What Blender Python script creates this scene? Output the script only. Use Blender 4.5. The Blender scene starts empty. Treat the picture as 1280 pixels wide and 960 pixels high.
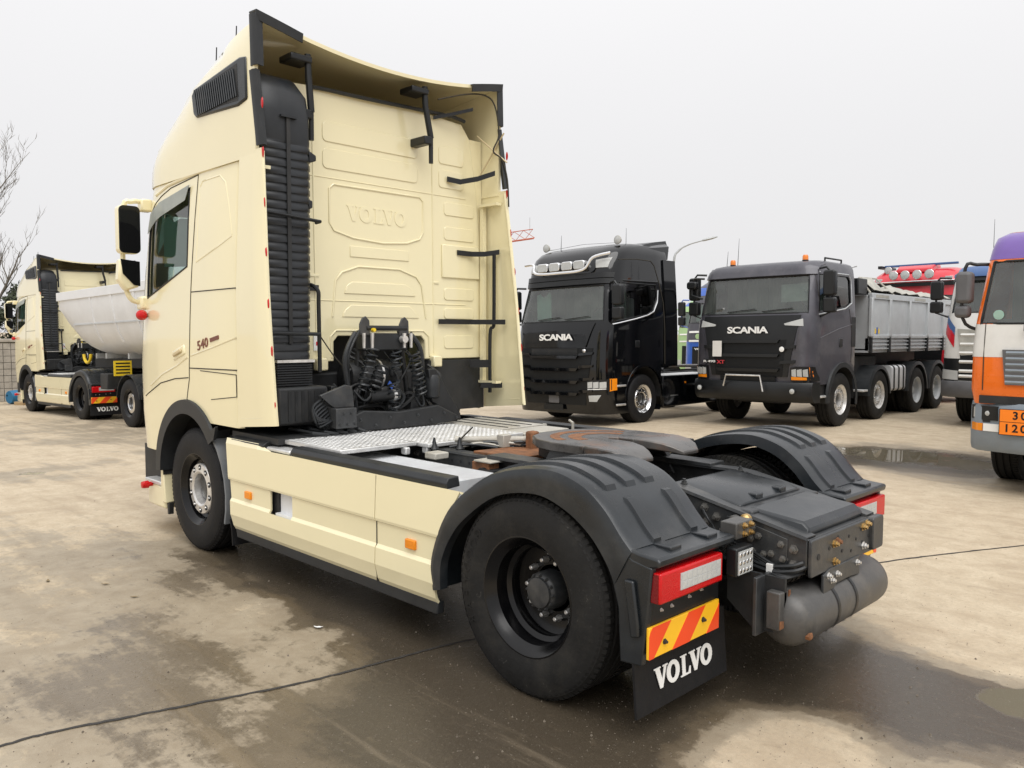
import bpy, bmesh, math, random
import numpy as np
from mathutils import Vector, Matrix
from math import sin, cos, pi, radians, sqrt
random.seed(7)
sc = bpy.context.scene
COL = sc.collection

# ---------------------------------------------------------------- camera
CAM = Vector((-2.733, 4.063, 1.804)); YAW, PITCH, ROLL, FPX = radians(-45.005), radians(-3.589), radians(0.216), 1014.86
FW = Vector((cos(PITCH)*cos(YAW), cos(PITCH)*sin(YAW), sin(PITCH)))
R0 = FW.cross(Vector((0, 0, 1))).normalized(); U0 = R0.cross(FW)
RT = cos(ROLL)*R0 + sin(ROLL)*U0; UP = -sin(ROLL)*R0 + cos(ROLL)*U0
cd = bpy.data.cameras.new('camera'); cam = bpy.data.objects.new('camera', cd); COL.objects.link(cam)
M = Matrix((RT, UP, -FW)).transposed().to_4x4(); M.translation = CAM
cam.matrix_world = M
cd.sensor_width = 36; cd.lens = FPX/1280*36; cd.clip_start = .05; cd.clip_end = 3000
sc.camera = cam

# ---------------------------------------------------------------- sky and light: pale overcast
w = bpy.data.worlds.new('World'); sc.world = w; w.use_nodes = True
nt = w.node_tree; nt.nodes.clear()
SUN_EL, SUN_AZ = radians(56), radians(146)          # soft light from behind the camera, left of the tractor
sky = nt.nodes.new('ShaderNodeTexSky'); sky.sky_type = 'NISHITA'; sky.sun_disc = False
sky.sun_elevation = SUN_EL; sky.sun_rotation = pi/2 - SUN_AZ
sky.dust_density = 6; sky.air_density = 1.0; sky.ozone_density = 1
b1 = nt.nodes.new('ShaderNodeBackground'); b1.inputs['Strength'].default_value = .05
b2 = nt.nodes.new('ShaderNodeBackground')           # the cloud deck
tc = nt.nodes.new('ShaderNodeTexCoord'); sx = nt.nodes.new('ShaderNodeSeparateXYZ')
ns = nt.nodes.new('ShaderNodeTexNoise'); ns.inputs['Scale'].default_value = 1.3; ns.inputs['Detail'].default_value = 4
mr = nt.nodes.new('ShaderNodeMapRange')
mr.inputs[1].default_value = -.02; mr.inputs[2].default_value = 1.0; mr.inputs[3].default_value = 0; mr.inputs[4].default_value = 1
sq = nt.nodes.new('ShaderNodeMath'); sq.operation = 'POWER'; sq.inputs[1].default_value = 2
gr = nt.nodes.new('ShaderNodeMath'); gr.operation = 'MULTIPLY_ADD'; gr.inputs[1].default_value = .62; gr.inputs[2].default_value = .585
ma = nt.nodes.new('ShaderNodeMath'); ma.operation = 'MULTIPLY_ADD'; ma.inputs[1].default_value = .06
nt.links.new(tc.outputs['Generated'], sx.inputs[0]); nt.links.new(tc.outputs['Generated'], ns.inputs['Vector'])
nt.links.new(sx.outputs[2], mr.inputs[0])
nt.links.new(ns.outputs[0], ma.inputs[0]); nt.links.new(mr.outputs[0], sq.inputs[0]); nt.links.new(sq.outputs[0], gr.inputs[0]); nt.links.new(gr.outputs[0], ma.inputs[2])
b2.inputs[0].default_value = (1.0, .992, 1.0, 1)
nt.links.new(ma.outputs[0], b2.inputs[1])
nt.links.new(sky.outputs[0], b1.inputs[0])
mx = nt.nodes.new('ShaderNodeMixShader'); mx.inputs[0].default_value = .93
out = nt.nodes.new('ShaderNodeOutputWorld')
nt.links.new(b1.outputs[0], mx.inputs[1]); nt.links.new(b2.outputs[0], mx.inputs[2]); nt.links.new(mx.outputs[0], out.inputs[0])
sl = bpy.data.lights.new('sun', 'SUN'); sl.energy = 1.5; sl.angle = radians(50); sl.color = (1, .985, .96)
so = bpy.data.objects.new('sun', sl); COL.objects.link(so)
sd = Vector((cos(SUN_EL)*cos(SUN_AZ), cos(SUN_EL)*sin(SUN_AZ), sin(SUN_EL)))
so.rotation_euler = sd.to_track_quat('Z', 'Y').to_euler(); so.location = sd*30
sc.view_settings.view_transform = 'Standard'; sc.view_settings.look = 'None'
sc.view_settings.exposure = 0.5; sc.view_settings.gamma = 1.0

# ---------------------------------------------------------------- positions from pixels
def gz(x):                                           # the yard falls gently away past the front of the tractor
    if x < 3.5: return 0.0
    if x < 7: return -.02*(x-3.5)**2/7
    return -.02*(min(x, 26)-5.25)
def ray(px, py): return FW + RT*((px-640)/FPX) - UP*((py-480)/FPX)
def gpix(px, py):
    d = ray(px, py); t = -CAM.z/d.z
    for i in range(40):
        p = CAM+d*t; t += .7*(gz(p.x)-p.z)/d.z
    return CAM+d*t
def axpix(px, py, ax, v):
    d = ray(px, py); return CAM+d*((v-CAM[ax])/d[ax])

# ---------------------------------------------------------------- mesh builder
class MB:
    def __init__(s): s.v = []; s.f = []
    def add(s, vs, fs):
        o = len(s.v); s.v += [tuple(v) for v in vs]; s.f += [tuple(i+o for i in f) for f in fs]; return s
    def box(s, x0, x1, y0, y1, z0, z1):
        x0, x1 = min(x0, x1), max(x0, x1); y0, y1 = min(y0, y1), max(y0, y1); z0, z1 = min(z0, z1), max(z0, z1)
        return s.add([(x0,y0,z0),(x1,y0,z0),(x1,y1,z0),(x0,y1,z0),(x0,y0,z1),(x1,y0,z1),(x1,y1,z1),(x0,y1,z1)],
                     [(0,3,2,1),(4,5,6,7),(0,1,5,4),(1,2,6,5),(2,3,7,6),(3,0,4,7)])
    def obox(s, c, size, rot):                       # oriented box
        m = MB().box(-size[0]/2, size[0]/2, -size[1]/2, size[1]/2, -size[2]/2, size[2]/2)
        Rm = rot if isinstance(rot, Matrix) else Matrix.Rotation(rot, 3, 'Z')
        return s.add([Vector(c)+Rm @ Vector(v) for v in m.v], m.f)
    def prism(s, poly, ax, a, b):                    # polygon in the two other axes, extruded along ax
        n = len(poly)
        def P(p, t): q = list(p); q.insert(ax, t); return tuple(q)
        vs = [P(p, a) for p in poly]+[P(p, b) for p in poly]
        ar = sum(poly[i][0]*poly[(i+1) % n][1]-poly[(i+1) % n][0]*poly[i][1] for i in range(n))
        if ax == 1: ar = -ar
        fl = (ar > 0) == (b > a)
        fs = [tuple(range(n))[::-1], tuple(range(n, 2*n))]+[(i, (i+1) % n, n+(i+1) % n, n+i) for i in range(n)]
        if not fl: fs = [f[::-1] for f in fs]
        return s.add(vs, fs)
    def loft(s, loops, cap=True, closed=True):
        n = len(loops[0]); vs = [p for l in loops for p in l]; fs = []
        for k in range(len(loops)-1):
            for i in range(n if closed else n-1):
                j = (i+1) % n; fs.append((k*n+i, k*n+j, (k+1)*n+j, (k+1)*n+i))
        if cap and closed: fs += [tuple(range(n))[::-1], tuple((len(loops)-1)*n+i for i in range(n))]
        return s.add(vs, fs)
    def tube(s, pts, r, seg=8, closed=False, cap=True, flat=None):
        P = [Vector(p) for p in pts]; n = len(P); rs = r if isinstance(r, (list, tuple)) else [r]*n
        loops = []; up = None
        for i in range(n):
            if closed: t = P[(i+1) % n]-P[i-1]
            else: t = P[min(i+1, n-1)]-P[max(i-1, 0)]
            if t.length < 1e-9: t = Vector((0, 0, 1))
            t.normalize()
            if up is None: up = Vector((0, 0, 1)) if abs(t.z) < .9 else Vector((1, 0, 0))
            a = t.cross(up)
            if a.length < 1e-6: a = t.cross(Vector((1, .1, 0)))
            a.normalize(); b = a.cross(t); up = b
            f2 = flat if flat else 1
            loops.append([P[i]+(a*cos(2*pi*k/seg)+b*sin(2*pi*k/seg)*f2)*rs[i] for k in range(seg)])
        if closed: loops.append(loops[0])
        return s.loft(loops, cap and not closed)
    def lathe(s, prof, c=(0, 0, 0), ax=1, seg=32):   # prof = [(radius, height along ax)]
        loops = []
        for r, h in prof:
            l = []
            for k in range(seg):
                a = 2*pi*k/seg; p = [r*cos(a), r*sin(a)]; p.insert(ax, h); l.append(tuple(p[i]+c[i] for i in range(3)))
            loops.append(l)
        if ax == 1: loops = [l[::-1] for l in loops]
        n = seg; o = len(s.v); s.loft(loops, False)
        if prof[0][0] < .07 and prof[0][0] > 1e-6: s.f.append(tuple(o+i for i in range(n))[::-1])
        if prof[-1][0] < .07 and prof[-1][0] > 1e-6: s.f.append(tuple(o+(len(prof)-1)*n+i for i in range(n)))
        return s
    def grid(s, rows):
        n = len(rows[0]); vs = [p for r in rows for p in r]
        return s.add(vs, [(k*n+i, k*n+i+1, (k+1)*n+i+1, (k+1)*n+i) for k in range(len(rows)-1) for i in range(n-1)])
    def xf(s, m):
        s.v = [tuple(m @ Vector(v)) for v in s.v]
        if m.determinant() < 0: s.f = [f[::-1] for f in s.f]
        return s
    def mir(s, do=True):                             # mirrored copy across Y
        o = MB(); sg = -1 if do else 1
        o.v = [(x, sg*y, z) for x, y, z in s.v]; o.f = [f[::-1] for f in s.f] if do else list(s.f); return o
    def join(s, o): return s.add(o.v, o.f)
    def mesh(s, name, mat, smooth=35, fix=True):
        me = bpy.data.meshes.new(name); me.from_pydata(s.v, [], s.f); 
        if fix:
            bm = bmesh.new(); bm.from_mesh(me); bmesh.ops.recalc_face_normals(bm, faces=bm.faces); bm.to_mesh(me); bm.free()
        me.polygons.foreach_set('use_smooth', [True]*len(me.polygons)); me.set_sharp_from_angle(angle=radians(smooth))
        me.materials.append(MAT[mat] if isinstance(mat, str) else mat); me.update(); return me
    def build(s, name, mat, parent=None, bev=0, smooth=35, fix=True, solid=0, seg=2):
        o = bpy.data.objects.new(name, s.mesh(name, mat, smooth, fix)); COL.objects.link(o); o.parent = parent
        if solid:
            m = o.modifiers.new('solid', 'SOLIDIFY'); m.thickness = solid; m.offset = 0; m = o.modifiers.new('split', 'EDGE_SPLIT'); m.split_angle = radians(max(smooth, 8))
        if bev:
            m = o.modifiers.new('bevel', 'BEVEL'); m.width = bev; m.segments = seg; m.limit_method = 'ANGLE'; m.angle_limit = radians(38)
        return o
def thing(name, label, cat, loc=(0, 0, 0), rot=(0, 0, 0), group=None):
    o = bpy.data.objects.new(name, None); COL.objects.link(o); o.location = loc; o.rotation_euler = rot
    o.empty_display_size = .2; return tag(o, label, cat, group)
def tag(o, label=None, cat=None, group=None, kind=None):
    for k, v in (('label', label), ('category', cat), ('group', group), ('kind', kind)):
        if v: o[k] = v
    return o
def inst(o, parent, loc=None, rot=None, m=None):
    c = o.copy(); COL.objects.link(c); c.parent = parent
    if m is not None: c.matrix_local = m
    if loc is not None: c.location = loc
    if rot is not None: c.rotation_euler = rot
    for ch in list(KIDS(o)): inst(ch, c)
    return c
def KIDS(o): return [c for c in o.children]
def arc(c, r, a0, a1, n): return [(c[0]+r*cos(radians(a0+(a1-a0)*i/n)), c[1]+r*sin(radians(a0+(a1-a0)*i/n))) for i in range(n+1)]
def rrect(a0, a1, b0, b1, r, n=4):
    a0, a1 = min(a0, a1), max(a0, a1); b0, b1 = min(b0, b1), max(b0, b1)
    return arc((a1-r, b1-r), r, 0, 90, n)+arc((a0+r, b1-r), r, 90, 180, n)+arc((a0+r, b0+r), r, 180, 270, n)+arc((a1-r, b0+r), r, 270, 360, n)
def lerp(tab, x):                                    # tab = [(x, y...)] piecewise linear
    if x <= tab[0][0]: return tab[0][1:]
    for p, q in zip(tab, tab[1:]):
        if x <= q[0]:
            t = (x-p[0])/(q[0]-p[0]); return tuple(a+(b-a)*t for a, b in zip(p[1:], q[1:]))
    return tab[-1][1:]
def smoothpath(pts, n=6):                            # Catmull-Rom
    P = [Vector(p) for p in pts]; o = []
    for i in range(len(P)-1):
        a, b, c, d = P[max(i-1, 0)], P[i], P[i+1], P[min(i+2, len(P)-1)]
        for k in range(n):
            t = k/n; o.append(.5*((2*b)+(c-a)*t+(2*a-5*b+4*c-d)*t*t+(3*b-a-3*c+d)*t**3))
    return o+[P[-1]]
def textmb(s, size=1, depth=.004, offset=0, spacing=1, scale=(1, 1), shear=0):   # centred, in the XY plane, rising to +Z
    cu = bpy.data.curves.new('t', 'FONT'); cu.body = s; cu.size = size; cu.extrude = depth/2; cu.offset = offset
    cu.align_x = 'CENTER'; cu.align_y = 'CENTER'; cu.space_character = spacing; cu.resolution_u = 3; cu.shear = shear
    o = bpy.data.objects.new('t', cu); COL.objects.link(o); dg = bpy.context.evaluated_depsgraph_get(); dg.update()
    me = bpy.data.meshes.new_from_object(o.evaluated_get(dg)); m = MB()
    m.v = [(v.co.x*scale[0], v.co.y*scale[1], v.co.z) for v in me.vertices]; m.f = [tuple(p.vertices) for p in me.polygons]
    bpy.data.objects.remove(o); bpy.data.curves.remove(cu); bpy.data.meshes.remove(me); return m
def serif_word(h, depth):                            # the word in broad slab-serif capitals, centred in XY
    m = MB(); w, x = .98*h, 0
    def pr(poly): m.prism([(a, b) for a, b in poly], 2, 0, depth)
    def V(x):
        pr([(x-.03*h, h), (x+.50*h, h), (x+.50*h, .93*h), (x+.405*h, .93*h), (x+.60*h, .36*h), (x+.76*h, .93*h), (x+.66*h, .93*h), (x+.66*h, h), (x+1.06*h, h), (x+1.06*h, .93*h), (x+.96*h, .93*h), (x+.62*h, 0), (x+.40*h, 0), (x+.07*h, .93*h), (x-.03*h, .93*h)])
    def O(x):
        n = 20; o = [(x+.5*h+.53*h*cos(2*pi*i/n), .5*h+.53*h*sin(2*pi*i/n)) for i in range(n)]
        q = [(x+.5*h+0.22*h*cos(2*pi*i/n), .5*h+.33*h*sin(2*pi*i/n)) for i in range(n)]
        vs = [(a, b, 0) for a, b in o+q]+[(a, b, depth) for a, b in o+q]; fs = []
        for i in range(n):
            j = (i+1) % n; fs += [(i, j, n+j, n+i), (2*n+i, 3*n+i, 3*n+j, 2*n+j), (i, 2*n+i, 2*n+j, j), (n+i, n+j, 3*n+j, 3*n+i)]
        m.add(vs, fs)
    def L(x):
        pr([(x, h), (x+.52*h, h), (x+.52*h, .93*h), (x+.40*h, .93*h), (x+.40*h, .09*h), (x+.66*h, .09*h), (x+.74*h, .34*h), (x+.84*h, .34*h), (x+.82*h, 0), (x, 0), (x, .07*h), (x+.13*h, .07*h), (x+.13*h, .93*h), (x, .93*h)])
    V(0); O(.98*h); L(2.1*h); V(2.86*h); O(3.84*h)
    W = 4.9*h; m.v = [(a-W/2, b-h/2, c) for a, b, c in m.v]; return m
def facing(c, right, up):                            # matrix that lays XY-plane art on a surface
    r = Vector(right).normalized(); u = Vector(up).normalized(); n = r.cross(u)
    m = Matrix((r, u, n)).transposed().to_4x4(); m.translation = Vector(c); return m
def boolean(o, cutters):
    for c in cutters:
        c.parent = o.parent; m = o.modifiers.new('cut', 'BOOLEAN'); m.object = c; m.operation = 'DIFFERENCE'; m.solver = 'EXACT'
    dg = bpy.context.evaluated_depsgraph_get(); dg.update()
    me = bpy.data.meshes.new_from_object(o.evaluated_get(dg)); o.modifiers.clear(); o.data = me
    for c in cutters: bpy.data.objects.remove(c)
    me.polygons.foreach_set('use_smooth', [True]*len(me.polygons)); me.set_sharp_from_angle(angle=radians(32)); me.update()

# ---------------------------------------------------------------- materials
MAT = {}
def mat(name, col, rough=.5, metal=0, coat=0, var=.12, scale=6, dirt=0, dcol=(.22, .18, .13), bump=0, bscale=60, spec=.5, rvar=.15, emit=0, drops=0):
    m = bpy.data.materials.new(name); m.use_nodes = True; n = m.node_tree.nodes; L = m.node_tree.links; b = n['Principled BSDF']
    tcn = n.new('ShaderNodeTexCoord'); nz = n.new('ShaderNodeTexNoise'); nz.inputs['Scale'].default_value = scale; nz.inputs['Detail'].default_value = 8; nz.inputs['Roughness'].default_value = .62
    L.new(tcn.outputs['Object'], nz.inputs['Vector'])
    r = n.new('ShaderNodeValToRGB'); c = Vector(col)
    r.color_ramp.elements[0].position = .3; r.color_ramp.elements[1].position = .7
    r.color_ramp.elements[0].color = (*(c*(1-var)), 1); r.color_ramp.elements[1].color = (*(c*(1+var)), 1)
    L.new(nz.outputs[0], r.inputs[0]); colout = r.outputs[0]
    if dirt:
        n2 = n.new('ShaderNodeTexNoise'); n2.inputs['Scale'].default_value = scale*.55; n2.inputs['Detail'].default_value = 10; n2.inputs['Roughness'].default_value = .7
        L.new(tcn.outputs['Object'], n2.inputs['Vector'])
        rr = n.new('ShaderNodeMapRange'); rr.inputs[1].default_value = .5; rr.inputs[2].default_value = .78; rr.inputs[3].default_value = 0; rr.inputs[4].default_value = dirt
        L.new(n2.outputs[0], rr.inputs[0])
        mxn = n.new('ShaderNodeMixRGB'); mxn.inputs[2].default_value = (*dcol, 1); L.new(rr.outputs[0], mxn.inputs[0]); L.new(colout, mxn.inputs[1]); colout = mxn.outputs[0]
    if drops:                                        # scuffs and dried splashes
        n4 = n.new('ShaderNodeTexNoise'); n4.inputs['Scale'].default_value = scale*3.2; n4.inputs['Detail'].default_value = 6; n4.inputs['Roughness'].default_value = .75; n4.inputs['Distortion'].default_value = 1.2
        L.new(tcn.outputs['Object'], n4.inputs['Vector']); r4 = n.new('ShaderNodeMapRange'); r4.inputs[1].default_value = .64; r4.inputs[2].default_value = .72; r4.inputs[4].default_value = drops; L.new(n4.outputs[0], r4.inputs[0])
        m4 = n.new('ShaderNodeMixRGB'); m4.inputs[2].default_value = (.20, .19, .17, 1); L.new(r4.outputs[0], m4.inputs[0]); L.new(colout, m4.inputs[1]); colout = m4.outputs[0]
    L.new(colout, b.inputs['Base Color'])
    rm = n.new('ShaderNodeMapRange'); rm.inputs[3].default_value = max(0, rough-rvar*rough*1.5); rm.inputs[4].default_value = min(1, rough+rvar*rough*1.5)
    L.new(nz.outputs[0], rm.inputs[0]); L.new(rm.outputs[0], b.inputs['Roughness'])
    b.inputs['Metallic'].default_value = metal; b.inputs['Coat Weight'].default_value = coat; b.inputs['Coat Roughness'].default_value = .04
    b.inputs['Specular IOR Level'].default_value = spec
    if emit: b.inputs['Emission Color'].default_value = (*col, 1); b.inputs['Emission Strength'].default_value = emit
    if bump:
        n3 = n.new('ShaderNodeTexNoise'); n3.inputs['Scale'].default_value = bscale; n3.inputs['Detail'].default_value = 4
        L.new(tcn.outputs['Object'], n3.inputs['Vector']); bp = n.new('ShaderNodeBump'); bp.inputs['Strength'].default_value = bump; bp.inputs['Distance'].default_value = .01
        L.new(n3.outputs[0], bp.inputs['Height']); L.new(bp.outputs[0], b.inputs['Normal'])
    MAT[name] = m; return m
def glassmat(name, tint, refl=.9, dust=0.0, rough=.02):
    m = bpy.data.materials.new(name); m.use_nodes = True; n = m.node_tree.nodes; L = m.node_tree.links; n.clear()
    o = n.new('ShaderNodeOutputMaterial'); t = n.new('ShaderNodeBsdfTransparent'); t.inputs[0].default_value = (*tint, 1)
    g = n.new('ShaderNodeBsdfGlossy'); g.inputs['Roughness'].default_value = rough; g.inputs[0].default_value = (refl, refl, refl, 1)
    fr = n.new('ShaderNodeFresnel'); fr.inputs[0].default_value = 1.52
    mr = n.new('ShaderNodeMath'); mr.operation = 'MULTIPLY_ADD'; mr.inputs[1].default_value = 1.3; mr.inputs[2].default_value = .03
    L.new(fr.outputs[0], mr.inputs[0]); mx = n.new('ShaderNodeMixShader'); L.new(mr.outputs[0], mx.inputs[0]); L.new(t.outputs[0], mx.inputs[1]); L.new(g.outputs[0], mx.inputs[2])
    last = mx
    if dust:
        d = n.new('ShaderNodeBsdfDiffuse'); d.inputs[0].default_value = (.42, .45, .42, 1); m2 = n.new('ShaderNodeMixShader')
        tcn = n.new('ShaderNodeTexCoord'); nz = n.new('ShaderNodeTexNoise'); nz.inputs['Scale'].default_value = 3; nz.inputs['Detail'].default_value = 6
        L.new(tcn.outputs['Object'], nz.inputs['Vector']); mm = n.new('ShaderNodeMath'); mm.operation = 'MULTIPLY'; mm.inputs[1].default_value = dust*2; L.new(nz.outputs[0], mm.inputs[0])
        L.new(mm.outputs[0], m2.inputs[0]); L.new(mx.outputs[0], m2.inputs[1]); L.new(d.outputs[0], m2.inputs[2]); last = m2
    L.new(last.outputs[0], o.inputs[0]); MAT[name] = m; return m
def lensmat(name, col, scale=150):                    # ribbed lamp lens
    m = mat(name, col, rough=.22, coat=.12, var=.08, spec=.35)
    n = m.node_tree.nodes; L = m.node_tree.links; tcn = n.new('ShaderNodeTexCoord'); br = n.new('ShaderNodeTexVoronoi'); br.inputs['Scale'].default_value = scale
    L.new(tcn.outputs['Object'], br.inputs['Vector']); bp = n.new('ShaderNodeBump'); bp.inputs['Strength'].default_value = .25; bp.inputs['Distance'].default_value = .004
    L.new(br.outputs[0], bp.inputs['Height']); L.new(bp.outputs[0], n['Principled BSDF'].inputs['Normal']); return m

mat('cream', (.81, .735, .475), rough=.20, coat=1.0, var=.012, scale=2.2, dirt=.07, dcol=(.62, .55, .38))
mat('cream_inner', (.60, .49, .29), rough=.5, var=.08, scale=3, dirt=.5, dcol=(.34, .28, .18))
mat('plastic', (.018, .020, .022), rough=.46, var=.25, scale=7, dirt=.3, dcol=(.05, .048, .045), spec=.4, bump=.06, bscale=220)
mat('guard', (.013, .016, .019), rough=.30, var=.35, scale=5, dirt=.6, dcol=(.07, .07, .068), spec=.5, drops=.22, bump=.05, bscale=180, rvar=.3)
mat('duct', (.015, .017, .020), rough=.40, var=.25, scale=6, dirt=.3, dcol=(.045, .045, .043), spec=.4)
mat('dark_frame', (.014, .015, .016), rough=.5, var=.3, scale=9, dirt=.5, dcol=(.045, .042, .038), bump=.1, bscale=90, spec=.4)
mat('frame', (.032, .034, .036), rough=.42, var=.3, scale=9, dirt=.6, dcol=(.11, .10, .085), drops=.3, bump=.1, bscale=90, rvar=.3)
mat('tank', (.065, .063, .06), rough=.42, var=.25, scale=8, dirt=.7, dcol=(.15, .135, .115), drops=.3, bump=.06, bscale=60, rvar=.3)
mat('underside', (.014, .015, .016), rough=.6, var=.4, scale=8, dirt=.5, dcol=(.05, .045, .04))
mat('rubber', (.008, .008, .009), rough=.62, var=.3, scale=9, dirt=.4, dcol=(.028, .026, .022), spec=.28, bump=.15, bscale=50)
mat('rubber_dusty', (.011, .0108, .0105), rough=.68, var=.3, scale=6, dirt=.7, dcol=(.042, .038, .031), spec=.28, drops=.35, bump=.2, bscale=40)
mat('rim_black', (.003, .003, .0035), rough=.22, var=.3, scale=10, dirt=.15, dcol=(.03, .026, .02), spec=.35)
mat('steel', (.72, .71, .69), rough=.36, metal=.7, var=.2, scale=14, dirt=.5, dcol=(.28, .25, .2))
mat('steel_dull', (.17, .165, .155), rough=.42, metal=.6, var=.3, scale=20)
mat('chrome', (.8, .8, .8), rough=.16, metal=1, var=.06)
mat('alu', (.66, .66, .65), rough=.42, metal=.55, var=.14, scale=8, dirt=.55, dcol=(.36, .34, .30))
mat('dusty_alu', (.45, .43, .38), rough=.6, metal=.3, var=.15, scale=6, dirt=.8, dcol=(.33, .29, .22))
mat('white', (.74, .75, .76), rough=.45, var=.06, scale=5, dirt=.4, dcol=(.45, .43, .4))
mat('rust', (.20, .085, .035), rough=.85, var=.45, scale=16, dirt=.8, dcol=(.05, .04, .035), bump=.4, bscale=40)
mat('greasy', (.085, .08, .075), rough=.30, metal=.3, var=.5, scale=5, dirt=.9, dcol=(.22, .095, .04), bump=.15, bscale=24, rvar=.4)
mat('brass', (.50, .34, .14), rough=.4, metal=.9, var=.3, scale=20)
mat('red_paint', (.55, .016, .03), rough=.3, coat=.5, var=.06)
lensmat('red_lens', (.50, .004, .006)); lensmat('dark_red_lens', (.16, .004, .007)); lensmat('clear_lens', (.44, .45, .44), 45); lensmat('amber_lens', (.80, .25, .01), 50)
mat('reflect_red', (.82, .075, .015), rough=.3, var=.04); mat('reflect_yellow', (.90, .50, .02), rough=.3, var=.04)
mat('black_gloss', (.0022, .0026, .0035), rough=.08, spec=.4, coat=.3, var=.2, scale=2)
mat('black_satin', (.009, .010, .011), spec=.4, rough=.36, var=.2, scale=4)
mat('seam', (.03, .026, .018), rough=.8); mat('badge', (.16, .045, .025), rough=.4)
mat('label_white', (.8, .8, .78), rough=.5, var=.02); 
mat('interior', (.05, .055, .055), rough=.8); mat('seat_cloth', (.12, .12, .12), rough=.9)
mat('curtain', (.085, .112, .10), rough=.9, var=.15, scale=3)
mat('grey_metallic', (.062, .061, .074), rough=.42, metal=.25, coat=.35, var=.15, scale=4, dirt=.5, dcol=(.15, .14, .15))
mat('dark_grille', (.005, .006, .007), rough=.5, var=.2, spec=.3)
mat('silver', (.52, .54, .55), rough=.45, metal=.35, var=.08, scale=3, dirt=.45, dcol=(.36, .36, .36))
mat('silver_light', (.74, .75, .76), rough=.45, metal=.25, var=.05, scale=2, dirt=.3, dcol=(.5, .5, .5))
mat('tarp', (.36, .35, .31), rough=.8, var=.2, scale=5)
mat('orange', (.80, .15, .006), rough=.28, coat=.5, var=.04); mat('purple', (.13, .065, .30), rough=.3, coat=.5, var=.06)
mat('off_white', (.66, .65, .62), rough=.3, coat=.4, var=.05, dirt=.3, dcol=(.5, .48, .44)); mat('bumper_grey', (.20, .235, .27), rough=.45, var=.08, dirt=.4, dcol=(.26, .26, .25))
mat('blue', (.012, .085, .42), rough=.3, coat=.5, var=.08); mat('dull_blue', (.05, .11, .26), rough=.4, var=.1); mat('pale_green', (.34, .50, .24), rough=.4, var=.05); mat('dusty_grey', (.15, .16, .17), rough=.6, var=.2, scale=6, dirt=.5, dcol=(.22, .20, .17)); mat('grey_plastic', (.10, .10, .105), rough=.55, var=.15)
mat('hazard_orange', (.90, .22, .01), rough=.4, var=.03); mat('yellow', (.78, .55, .02), rough=.5, var=.05)
mat('crane_red', (.42, .10, .05), rough=.7); mat('galvanised', (.32, .33, .33), rough=.5, metal=.4)
mat('bark', (.13, .115, .095), rough=.9, var=.3, scale=12); mat('needles', (.045, .055, .028), rough=.8, var=.4, scale=3)
mat('wall_block', (.33, .30, .255), rough=.9, var=.22, scale=5, bump=.3, bscale=20); mat('barrel_blue', (.015, .13, .26), rough=.5); mat('cardboard', (.36, .25, .13), rough=.9)
mat('grit', (.15, .125, .095), rough=.9, var=.5, scale=3); mat('leaf', (.20, .15, .08), rough=.9); mat('joint', (.03, .027, .024), rough=.7, var=.4, scale=30)
mat('orange_lens', (.75, .20, .015), rough=.2, coat=.4)
def translucent(name, col):
    m = bpy.data.materials.new(name); m.use_nodes = True; n = m.node_tree.nodes; L = m.node_tree.links; n.clear(); o = n.new('ShaderNodeOutputMaterial'); a = n.new('ShaderNodeBsdfDiffuse'); t = n.new('ShaderNodeBsdfTranslucent'); x = n.new('ShaderNodeMixShader')
    tcn = n.new('ShaderNodeTexCoord'); nz = n.new('ShaderNodeTexNoise'); nz.inputs['Scale'].default_value = 4; r = n.new('ShaderNodeValToRGB'); r.color_ramp.elements[0].color = (*(Vector(col)*.9), 1); r.color_ramp.elements[1].color = (*(Vector(col)*1.1), 1)
    L.new(tcn.outputs['Object'], nz.inputs['Vector']); L.new(nz.outputs[0], r.inputs[0]); L.new(r.outputs[0], a.inputs[0]); L.new(r.outputs[0], t.inputs[0]); x.inputs[0].default_value = .6
    L.new(a.outputs[0], x.inputs[1]); L.new(t.outputs[0], x.inputs[2]); L.new(x.outputs[0], o.inputs[0]); MAT[name] = m
translucent('teal_board', (.62, .80, .72))
glassmat('glass', (.70, .80, .76)); glassmat('windscreen', (.62, .76, .70), dust=.09); glassmat('mirror_dark', (.02, .025, .025), refl=.42); glassmat('visor', (.62, .64, .65), dust=.55, rough=.1)

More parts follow.
